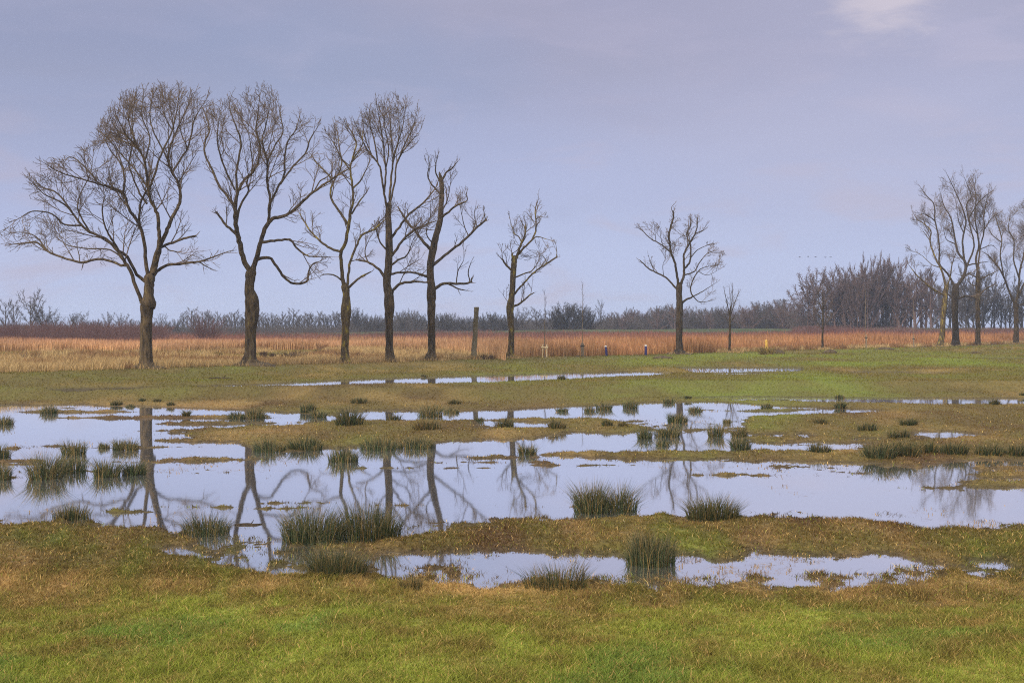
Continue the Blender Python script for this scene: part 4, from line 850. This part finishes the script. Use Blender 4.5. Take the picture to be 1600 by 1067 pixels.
def stakes(px, py, hpx, half, label, m, n=2, bar=True, black=False):
    D = float(tree_line(np.array(float(px)))) * .998; s = D / FPX; h = hpx * s; hw = half * s
    root = empty('tree_stakes' if n == 2 else 'tree_stake', ((px - 800) * s, D, CAMH - (py - HOR) * s)); tag(root, label, 'stake', 'wooden stakes holding saplings')
    for k in range(n):
        x = (-hw, hw)[k] if n == 2 else hw
        V, F = box(x, 0, -.3, .10, .10, h + .3); g = Geo(); g.add(V, F); g.build('stake', m, root, smooth=False)
    if bar:
        g = Geo(); V, F = box(0, -.07, h * .78, hw * 2 + .25, .04, .11); g.add(V, F); g.build('crossbar', M_dark if black else m, root, smooth=False)
    for k in range(n):
        g = Geo(); r_ = random.Random(px + k); nn = 10; V = []
        for hh, rr_ in ((-.1, .30), (.12, .26), (.26, .15), (.3, .02)):
            for i in range(nn): a_ = i * 6.283 / nn; q_ = r_.uniform(.8, 1.2); V.append(((.12, -.4)[k] + rr_ * q_ * math.cos(a_) * 1.2, -.1 + rr_ * q_ * math.sin(a_), hh))
        g.add(V, [[(a_ * nn + i, a_ * nn + (i + 1) % nn, (a_ + 1) * nn + (i + 1) % nn, (a_ + 1) * nn + i) for a_ in range(3) for i in range(nn)]]); g.build('root_clod', M_soil, root)
stakes(851, 563, 25, 3.2, 'pair of bright new wooden stakes with a crossbar around a sapling', M_stake)
stakes(910, 560, 24, 1.2, 'less lit sapling stake with a dark cap board and soil clods', M_dimstake, 2, True, True)
stakes(1353, 547, 24, 1, 'dark short stake with a little top board left of the cluster', M_dimstake, 1, True, True)
stakes(1427, 545.5, 20, 1, 'thin short stake beside the pale sapling by the cluster', M_dimstake, 1, True, True)
def post(px, py, hpx, wpx, label, m, tilt=0., capm=None, rail=False):
    D = float(tree_line(np.array(float(px)))) * 1.005; s = D / FPX; h = hpx * s; w = wpx * s
    root = empty('marker_post', ((px - 800) * s, D, CAMH - (py - HOR) * s)); root.rotation_euler = (0, math.radians(tilt), 0); tag(root, label, 'post', 'marker posts at the reed edge')
    g = Geo(); V, F = box(0, 0, -.3, w, w, h * .89 + .3); g.add(V, F); g.build('shaft', m, root, smooth=False)
    g = Geo(); V, F = box(0, 0, h * .89 + .003, w * 1.08, w * 1.08, h * .11, .85); g.add(V, F); g.build('cap', capm or m, root, smooth=False)
post(948, 557, 17, 3.2, 'dark blue post with white top, tilted, left of two', M_blue, -6, M_white)
post(1009, 556, 17, 3.4, 'dark blue post with white top, upright, right of two', M_blue, 0, M_white)
post(1198, 550, 19, 3.4, 'bright yellow post at the edge of the reeds', M_yellow, -3)

# things in the left field, logs and mounds
def lump(name, px, D, w, h, m, label, cat, seed, z=None, dep=None, group=None):
    r = random.Random(seed); g = Geo(); nn = 14; V = []; dep = dep or w * .7
    for hh, rr in ((-.25, 1.05), (.12, 1.0), (.5, .86), (.82, .55), (1.0, .06)):
        for i in range(nn): a_ = i * 6.283 / nn; q_ = r.uniform(.82, 1.15); V.append((w / 2 * rr * q_ * math.cos(a_), dep / 2 * rr * q_ * math.sin(a_), hh * h * r.uniform(.85, 1.15)))
    g.add(V, [[(a_ * nn + i, a_ * nn + (i + 1) % nn, (a_ + 1) * nn + (i + 1) % nn, (a_ + 1) * nn + i) for a_ in range(4) for i in range(nn)]])
    o = g.build(name, m); o.location = ((px - 800) / FPX * D, D, gz(px, D) if z is None else z); return tag(o, label, cat, group)
lump('soil_heap', 1297, 140, 1.6, .42, M_soil, 'dark soil heap beside the young tree before the thicket', 'soil heap', 1)
lump('soil_heap', 1036, 116, 1.9, .28, M_soil, 'flat soil heap left of the squat lone tree', 'soil heap', 2)
lump('soil_heap', 1382, 160, 2.4, .35, M_soil, 'low soil heap between the two pale saplings', 'soil heap', 3)
lump('soil_heap', 1213, 137, 1.8, .4, M_soil, 'brown earth heap right of the yellow post', 'soil heap', 4)
lump('molehill', 1525, 140, 1.2, .2, M_soil, 'small molehill on the green field at the right', 'molehill', 5)
def log(px, py, L_, r_, ang, label, m, seed):
    R = random.Random(seed); D = FH / (py - HOR); pts = [(-L_ / 2, 0, r_ * .2, r_), (-L_ * .1, .04, r_ * .6, r_ * 1.1), (L_ * .25, -.03, r_ * .5, r_ * .9), (L_ / 2, .05, r_ * .3, r_ * .6)]
    ln = smooth_line(pts, 4, r_ * .3, R); V, F = tubes(ln[None, :, :3], ln[None, :, 3], 8); g = Geo(); g.add(V, [F]); cap(g, ln)
    V, F = tubes(np.array([[(L_ * .1, 0, r_), (L_ * .17, .1, r_ * 2.2), (L_ * .2, .16, r_ * 3.4)]]), np.array([[r_ * .5, r_ * .35, r_ * .15]]), 6); g.add(V, [F])
    o = g.build('fallen_branch', m); o.location = ((px - 800) / FPX * D, D, max(gz(px, D), 0)); o.rotation_euler = (0, 0, ang); tag(o, label, 'branch')
log(766, 598.2, 1.1, .06, .1, 'dark branch lying in the back strip of water', M_bark_dark, 1)
log(388, 820, .45, .02, .2, 'short dark branch floating below the second tree reflection', M_bark_dark, 2)
log(976, 824.5, .16, .012, .3, 'short pale stick lying on the near grass bar', M_stake, 3)
log(345, 604, 1.3, .06, .05, 'dark branch at the left end of the back strip of water', M_bark_dark, 4)
def field_box(px, py, wpx, hpx, m, name, label, lid):
    D = 150; s = D / FPX; root = empty(name, ((px - 800) * s, D, CAMH - (py - HOR) * s)); tag(root, label, 'container')
    g = Geo(); V, F = box(0, 0, -.1, wpx * s, wpx * s, hpx * s * .85 + .1, .94); g.add(V, F); g.build('body', m, root, smooth=False)
    g = Geo(); V, F = box(0, 0, hpx * s * .85 - .09, wpx * s * 1.08, wpx * s * 1.08, hpx * s * .15 + .1, .9); g.add(V, F); g.build('lid', m, root, smooth=False)
field_box(295, 549, 6, 9.5, M_dark, 'feed_bin', 'black upright bin in the pasture right of the first tree', 1)
field_box(259, 549, 5.5, 5, M_white, 'water_trough', 'small white box in the pasture right of the first tree', 1)

# low bushes and dark tussocks in the pasture behind the trees
def bush(name, px, D, W, H, n, label, cat, m, seed, group=None, up=.9, lean=.5):
    R = random.Random(seed); P = []; r = []
    for i in range(n):
        a_ = R.uniform(0, 6.283); q = math.sqrt(R.random()); p = np.array((W * .28 * q * math.cos(a_), W * .28 * q * math.sin(a_), -.05)); d = np.array((math.cos(a_) * q * lean, math.sin(a_) * q * lean, up)) + np.array([R.gauss(0, .18) for _ in range(3)])
        d /= np.linalg.norm(d); ln = H * R.uniform(.55, 1.05); pts = [p]
        for k in range(3): d = d + np.array([R.gauss(0, .12) for _ in range(3)]); d /= np.linalg.norm(d); pts.append(pts[-1] + d * ln / 3)
        P.append(pts); r0 = .022 * D / 120; r.append((r0, r0 * .8, r0 * .6, r0 * .4))
        for c in range(2):
            f = R.uniform(.4, .9) * 3; k = int(f); q0 = pts[k] + (pts[k + 1] - pts[k]) * (f - k); dd = side(d, .5, R, 1); l2 = ln * .4
            P.append([q0, q0 + dd * l2 / 3, q0 + dd * l2 * .66 + np.array((0, 0, l2 * .05)), q0 + dd * l2 + np.array((0, 0, l2 * .15))]); r.append((r0 * .6, r0 * .5, r0 * .45, r0 * .35))
    V, F = tubes(np.array(P), np.array(r), 3); o = mesh_np(name, V, [F], m); o.location = ((px - 800) / FPX * D, D, gz(px, D)); return tag(o, label, cat, group)
M_drybush = ramp_mat('dry_bush', (.15, .11, .035), (.22, .16, .06), 1, .9)
M_tussock = ramp_mat('brown_tussock', (.075, .045, .028), (.12, .075, .042), 1, .9)
bush('low_bush', 341, 112, .9, .5, 120, 'yellowish round bush in the pasture left of the second tree', 'bush', M_drybush, 1)
bush('low_bush', 412, 112, .75, .5, 120, 'larger dark round bush in the pasture right of the second tree', 'bush', M_tussock, 2)
bush('low_bush', 426, 113, .45, .36, 80, 'smaller dark round bush right of the second tree', 'bush', M_tussock, 3)
bush('low_bush', 1198, 133, 2.4, .9, 120, 'low olive bush at the foot of the yellow post', 'bush', M_drybush, 4)
rt = random.Random(9)
for i, (px, D, w) in enumerate([(452,112,3),(470,118,2.2),(505,124,2.6),(533,112,1.8),(560,110,2.4),(585,118,3.2),(597,106,2),(632,110,3.4),(650,118,2.6),(640,124,3),(690,112,2.8),(705,106,2.2),(720,116,2.4),(760,104,1.6),(30,100,1.6),(45,103,1.4),(140,98,1.4)]):
    bush('brown_tussock', px, D, w, .55, 120, 'low dark brown tussock in the straw coloured pasture behind the tree row', 'tussock', M_tussock, 20 + i, 'brown tussocks in the pasture', .5, 1.0)

# ------------------------------------------------------------------ far trees: a few grown kinds, then copies
def grow_tree(seed, H, W, kind):
    R = random.Random(seed); tw = Twigs(R); P = []; r = []
    g = Geo(); th = {'round': .22, 'tall': .2, 'poplar': .15, 'multi': .05, 'oak': .2, 'low': .08}[kind]; lines = []
    nst = {'multi': 5, 'low': 5}.get(kind, 1)
    for k in range(nst):
        sp = W * .12 if nst > 1 else 0; ang = k * 6.283 / nst + R.random()
        top = H * (.72 if kind in ('round', 'oak') else .92) * R.uniform(.85, 1.0); x0, y0 = sp * math.cos(ang), sp * math.sin(ang); x1, y1 = x0 * 2.6, y0 * 2.6
        r0 = H * (.017 if nst == 1 else .009)
        ln = smooth_line([(x0, y0, -.3, r0 * 1.2), (x0, y0, H * th, r0), (x0 + (x1 - x0) * .5 + R.gauss(0, H * .012), y0 + (y1 - y0) * .5, H * .5, r0 * .7), (x1 + R.gauss(0, H * .02), y1, top, r0 * .18)], 3, H * .004, R)
        lines.append((ln, True))
        V, F = tubes(ln[None, :, :3], ln[None, :, 3], 6); g.add(V, [F])
        nl = {'round': 12, 'oak': 20, 'tall': 14, 'poplar': 16, 'multi': 6, 'low': 6}[kind]
        for i in range(nl):
            t_ = th + (.95 - th) * (i + R.random() * .7) / nl; z = top * t_; q = int(np.searchsorted(ln[:, 2], z)); q = min(q, len(ln) - 1); p = ln[q, :3]; rr = ln[q, 3] * .55
            a_ = i * 2.4 + R.uniform(-.5, .5)
            tt = (t_ - th) / (1 - th)
            if kind in ('round', 'oak'): Ln = W * .52 * math.sqrt(max(.12, 1 - (tt * 1.15 - .35) ** 2)); el_ = R.uniform(.25, .75) + tt * .6
            elif kind == 'poplar': Ln = W * .6 * (1 - tt * .6); el_ = R.uniform(.9, 1.15)
            else: Ln = W * .5 * (1 - .55 * tt); el_ = R.uniform(.6, 1.0)
            d = np.array((math.cos(a_) * math.cos(el_), math.sin(a_) * math.cos(el_), math.sin(el_)))
            l2 = smooth_line([(*p, rr), (*(p + d * Ln * .35 + np.array((0, 0, -.02 * Ln))), rr * .8), (*(p + d * Ln * .7 + np.array((0, 0, .05 * Ln))), rr * .55), (*(p + d * Ln + np.array((0, 0, .16 * Ln))), rr * .25)], 2, H * .006, R)
            V, F = tubes(l2[None, :, :3], l2[None, :, 3], 4); g.add(V, [F]); lines.append((l2, False))
    cfg = dict(CFG, levels=2, space={1: H * .026, 2: 9}, ratio=(.4, .7), rmin=H * .0024, flat=1.0, trop=.04, ang=(.5, 1.15), wig=.2)
    if kind in ('poplar', 'multi', 'tall'): cfg.update(trop=.28, ang=(.22, .6), wig=.12, rmin=H * .0018)
    for ln, main in lines: tw.along(ln, .5 if main else .2, H * .12, cfg, H * ((.018 if main else .019) if kind != 'oak' else .014), .3)
    V, F = tubes(np.array(tw.P), np.array(tw.r), 3); g.add(V, [F])
    return np.concatenate(g.V), np.concatenate(g.F[4])
KINDS = {}
for kd, nv, W in (('round', 3, 9.5), ('oak', 3, 11), ('tall', 3, 6), ('poplar', 3, 3.6), ('multi', 3, 6), ('low', 3, 10)):
    for v_ in range(nv): KINDS[kd, v_] = grow_tree(hash((len(kd), v_, ord(kd[0]))) % 9999, 10, W, kd)
PROTO = {}
def far_tree(kd, px, D, hpx, label, group, m=M_far, name='bare_tree', wide=1.0, zb=None, R=random.Random(77)):
    """top of the crown stands hpx rows above the horizon line of the picture"""
    v_ = R.randrange(3); key = (kd, v_, m.name); s = D / FPX; z0 = .3 if zb is None else zb
    H = hpx * s + CAMH - z0
    if key not in PROTO:
        V, F = KINDS[kd, v_]; o = mesh_np(name, V, [F], m); PROTO[key] = o
    else: o = PROTO[key].copy(); COL.objects.link(o)
    o.name = name; o.location = ((px - 800) * s, D, z0); k = H / 10; o.scale = (k * wide * R.uniform(.9, 1.1), k * wide * R.uniform(.9, 1.1), k); o.rotation_euler = (0, 0, R.uniform(0, 6.28))
    return tag(o, label, 'tree', group)
GL = 'far trees behind the pasture at the left'
far_tree('round', 48, 290, 55, 'tallest far tree at the left edge, spreading crown above purple scrub', GL, wide=.8)
for px, h in ((8, 38), (-18, 40), (22, 34), (-40, 36)): far_tree('tall', px, 295, h, 'far bare tree at the left edge, left of the tallest spreading one', GL)
for px, h in ((72, 30), (86, 20), (64, 24)): far_tree('round', px, 300, h, 'far dense bare tree right below the tallest left one', GL)
for px, h, k in ((122, 17, 'low'), (112, 12, 'round'), (150, 8, 'oak'), (138, 6, 'low')): far_tree(k, px, 330, h, 'pale far tree in the low group between left edge and first trunk', GL)
for px in (171, 190): far_tree('round', px, 370, 19, 'round crowned far tree, one of a matching pair left of the first trunk', GL)
far_tree('round', 252, 380, 18, 'round crowned far tree just right of the first trunk', GL)
for px, h in ((206, 8), (158, 5), (222, 6), (262, 6), (275, 8), (238, 5)): far_tree('oak', px, 400, h, 'low far tree filling the gap around the first trunk', GL)
GP = 'far slender trees in a row'; R_ = random.Random(5)
px = 286
while px < 545:
    far_tree('poplar' if R_.random() < .65 else 'tall', px, R_.uniform(425, 470), R_.uniform(14, 26), 'slender far tree in the bluish row between first and third trunks', GP, wide=1.5); px += R_.uniform(4, 7)
bush('red_shrub', 322, 205, 3.4, 4.4, 90, 'reddish far shrub standing out before the bluish row', 'shrub', M_shrub, 5)
GO = 'round crowned far trees behind the middle of the row'
for px, h, D in ((556, 24, 430), (575, 12, 420), (592, 12, 420), (618, 18, 480), (640, 22, 480), (652, 14, 440), (690, 16, 430), (668, 10, 440), (705, 16, 420), (722, 10, 430), (768, 18, 420), (752, 12, 430), (778, 16, 410), (787, 12, 415), (700, 8, 400), (630, 10, 420), (606, 9, 430), (548, 14, 450), (566, 16, 440), (584, 15, 450), (600, 14, 460), (626, 20, 470), (634, 16, 450), (646, 20, 460), (660, 16, 450), (676, 14, 440), (684, 16, 445), (698, 17, 430), (714, 13, 440), (730, 12, 440), (742, 12, 440), (758, 16, 430), (772, 14, 430), (795, 14, 425), (802, 12, 420)):
    far_tree('oak', px, D, h, 'round crowned far tree behind the third to sixth trunks', GO, m=M_oak if D < 445 else M_far, wide=.85)
for px, h in ((815, 28), (806, 18)): far_tree('round', px, 390, h, 'far bare tree right beside the sixth trunk above the red roof', GO)
for px, h in ((838, 30), (846, 20), (858, 22), (866, 26)): far_tree('tall', px, 400, h, 'upright far tree between the red roof and the dark oak group', GO, wide=1.3)
for px, h in ((876, 27), (886, 30), (896, 27), (905, 28), (916, 26), (924, 18), (870, 18), (880, 16)): far_tree('oak', px, 370, h, 'dark far tree in the dense clump left of the lone slim tree', GO, m=M_oak, wide=.9)
far_tree('tall', 938, 370, 34, 'lone slim far tree standing in the gap right of the dark clump', GO, wide=.8)
far_tree('tall', 949, 372, 18, 'shorter slim far tree right beside the lone slim one', GO, wide=.6)
GW = 'far wood behind the dike'; px = 956
while px < 1240:
    h = np.interp(px, [956, 985, 1010, 1030, 1060, 1100, 1150, 1190, 1215, 1240], [20, 25, 18, 28, 31, 27, 27, 34, 40, 36]); k = R_.choice(('round', 'tall', 'oak', 'multi'))
    far_tree(k, px, R_.uniform(430, 500), h * R_.uniform(.7, 1.05), 'bluish far tree in the long wood behind the dike', GW, m=R_.choice((M_far, M_farp)), wide=1.15, zb=0); px += R_.uniform(2.8, 5)
GT = 'purple thicket behind the dike at the right'; px = 1246
for px, h in ((1262, 72), (1274, 82), (1290, 84), (1304, 80), (1255, 58)): far_tree('round', px, 372, h, 'broad purplish tree at the left end of the right hand thicket', GT, m=M_farp, wide=.9, zb=.3)
px = 1312
while px < 1356: far_tree('multi', px, R_.uniform(368, 390), R_.uniform(66, 84), 'many stemmed purplish tree in the middle of the right hand thicket', GT, m=M_farp, zb=.3); px += R_.uniform(4, 7)
while px < 1402: far_tree('multi', px, R_.uniform(368, 390), R_.uniform(84, 104), 'high many stemmed tree in the tallest part of the right hand thicket', GT, m=M_farp, zb=.3, wide=.85); px += R_.uniform(4.5, 8)
while px < 1462: far_tree('poplar', px, R_.uniform(370, 392), R_.uniform(74, 104), 'tall slender tree at the thin right end of the thicket', GT, m=M_farp, wide=1.3, zb=.3); px += R_.uniform(6, 11)
while px < 1680: far_tree(R_.choice(('poplar', 'tall', 'multi')), px, R_.uniform(390, 430), R_.uniform(46, 84), 'grey slender tree seen through the right hand cluster', GT, m=M_far, wide=1.1, zb=.3); px += R_.uniform(6, 11)

def brush(name, label, spans, m, seed, cat='scrub'):
    """dense twiggy undergrowth: one mass"""
    r = np.random.default_rng(seed); P = []; Rr = []
    for px0, px1, D0, D1, hz0, hz1, n in spans:
        px = r.uniform(px0, px1, n); D = r.uniform(D0, D1, n); x = (px - 800) / FPX * D; h = (hz0 + (hz1 - hz0) * fbm(x * .07, D * .02, seed, 3) * 1.25) * r.uniform(.6, 1.1, n)
        z0 = np.where(D > 330, 0.2, .45); b0 = np.stack([x, D, z0], 1); dx = r.normal(0, .34, n) * h; dy = r.normal(0, .34, n) * h
        pts = np.stack([b0, b0 + np.stack([dx * .3, dy * .3, h * .35], 1), b0 + np.stack([dx * .65, dy * .65, h * .7], 1), b0 + np.stack([dx, dy, h], 1)], 1)
        pts[:, 1:3, :2] += r.normal(0, .12, (n, 2, 2)); P.append(pts); w = .45 * D / FPX; Rr.append(w[:, None] * np.array([[.5, .45, .38, .25]]) * r.uniform(.7, 1.4, n)[:, None])
    V, F = tubes(np.concatenate(P), np.concatenate(Rr), 3); tag(mesh_np(name, V, [F], m), label, cat, kind='stuff')
brush('willow_scrub', 'band of purple leafless willow scrub behind the reeds', [(-250, 260, 190, 260, 1.8, 4.2, 9000), (260, 900, 235, 290, 1.2, 2.3, 7000), (900, 1250, 290, 338, .8, 2.0, 6000), (1240, 1900, 290, 340, 1.6, 3.2, 12000)], M_shrub, 61)
brush('distant_undergrowth', 'bluish mass of far undergrowth along the horizon', [(-250, 560, 400, 520, 2.0, 4.2, 12000), (540, 960, 430, 520, 3.0, 6.0, 10000), (940, 1260, 440, 520, 3.5, 8.5, 12000), (1240, 1410, 372, 420, 3, 9, 2600), (1410, 1800, 372, 430, 2, 4, 2500)], M_far, 63, 'undergrowth')

# farm buildings
def house(px, D, w, dp, eave, ridge, z0, label, wm, name):
    root = empty(name, ((px - 800) / FPX * D, D, z0)); tag(root, label, 'farmhouse'); g = Geo(); V, F = box(0, 0, 0, w, dp, eave, 1, .01); g.add(V, F); g.build('wall', wm, root, smooth=False)
    o = .35; V = [(-w / 2 - o, -dp / 2 - o, eave - .15), (w / 2 + o, -dp / 2 - o, eave - .15), (w / 2 + o, dp / 2 + o, eave - .15), (-w / 2 - o, dp / 2 + o, eave - .15), (-w / 2 - o, 0, ridge), (w / 2 + o, 0, ridge)]
    g = Geo(); g.add(V, [[(0, 1, 5, 4), (2, 3, 4, 5), (3, 2, 1, 0)], [(1, 2, 5), (3, 0, 4)]]); rf = g.build('roof', M_roof, root, smooth=False)
    g = Geo(); V, F = box(w * .3, 0, ridge - .3, .6, .6, 1.0); g.add(V, F); ch = g.build('chimney', M_brick, rf, smooth=False)
    for k in (-.25, .2):
        g = Geo(); V, F = box(w * k, -dp / 2 - .03, eave * .35, .9, .08, eave * .4, 1, .02); g.add(V, F); g.build('window', M_dark, root, smooth=False)
house(826, 540, 7.5, 6, 1.9, 4.0, -.6, 'farmhouse with a red roof between far trees right of the sixth trunk', M_wall, 'farmhouse')
house(528, 560, 12, 7, 1.6, 3.1, -.6, 'long low farm building with a dull red roof behind the third trunk', M_brick, 'farm_barn')
house(272, 520, 4, 5, 2.2, 3.6, -.4, 'small white walled house half hidden right of the first trunk', M_wall, 'farmhouse')

# five birds flying in a line
def birds():
    D = 260; s = D / FPX; proto = None
    for i, (px, py) in enumerate([(1249.5, 402), (1265.5, 400.5), (1280, 400.5), (1298, 400.5), (1309.5, 399.5)]):
        if proto is None:
            g = Geo(); P = np.array([[(-.32, 0, 0), (-.15, 0, .01), (.05, 0, 0), (.28, 0, .02), (.42, 0, .03)]]); V, F = tubes(P, np.array([[.01, .08, .10, .05, .015]]), 8); g.add(V, [F])
            for sg in (-1, 1):
                W = [(.15, sg * .05, .03), (-.12, sg * .05, .03), (-.08, sg * .35, .16), (.12, sg * .35, .17), (-.12, sg * .68, .10), (-.04, sg * .70, .11)]; W2 = [(a_, b_, c - .02) for a_, b_, c in W]
                g.add(W + W2, [[(0, 1, 2, 3), (3, 2, 4, 5), (9, 8, 7, 6), (11, 10, 8, 9), (0, 3, 9, 6), (1, 7, 8, 2), (3, 5, 11, 9), (2, 8, 10, 4), (5, 4, 10, 11)]])
            o = proto = g.build('bird', M_bird)
        else: o = proto.copy(); COL.objects.link(o)
        o.location = ((px - 800) * s, D + i * 1.5, CAMH + (HOR - py) * s); o.scale = (.62,) * 3; o.rotation_euler = (0, .1 * (i % 3 - 1), math.pi + .3 + .1 * i)
        tag(o, ('leftmost and lowest', 'second from the left, darkest', 'middle one', 'second from the right', 'rightmost and highest')[i] + ' of five small birds flying in a line above the wood', 'bird', 'birds flying in a line')
birds()

# ------------------------------------------------------------------ the damp air
def haze():
    x0, x1, y0, y1, z0, z1 = -2000, 2000, -30, 1700, -1.4, 33
    V = [(x, y, z) for z in (z0, z1) for x, y in ((x0, y0), (x1, y0), (x1, y1), (x0, y1))]
    F = [(3, 2, 1, 0), (4, 5, 6, 7), (0, 1, 5, 4), (1, 2, 6, 5), (2, 3, 7, 6), (3, 0, 4, 7)]
    m = bpy.data.materials.new('damp_air'); m.use_nodes = True; t = m.node_tree; t.nodes.clear(); o_ = t.nodes.new('ShaderNodeOutputMaterial'); pv = t.nodes.new('ShaderNodeVolumePrincipled')
    pv.inputs['Color'].default_value = (.62, .74, .98, 1); pv.inputs['Density'].default_value = .00026; pv.inputs['Anisotropy'].default_value = .1
    t.links.new(pv.outputs[0], o_.inputs['Volume'])
    tag(mesh_np('haze', np.array(V, float), [np.array(F)], m, smooth=False), 'thin bluish damp air over the whole marsh', 'haze', kind='stuff')
haze()
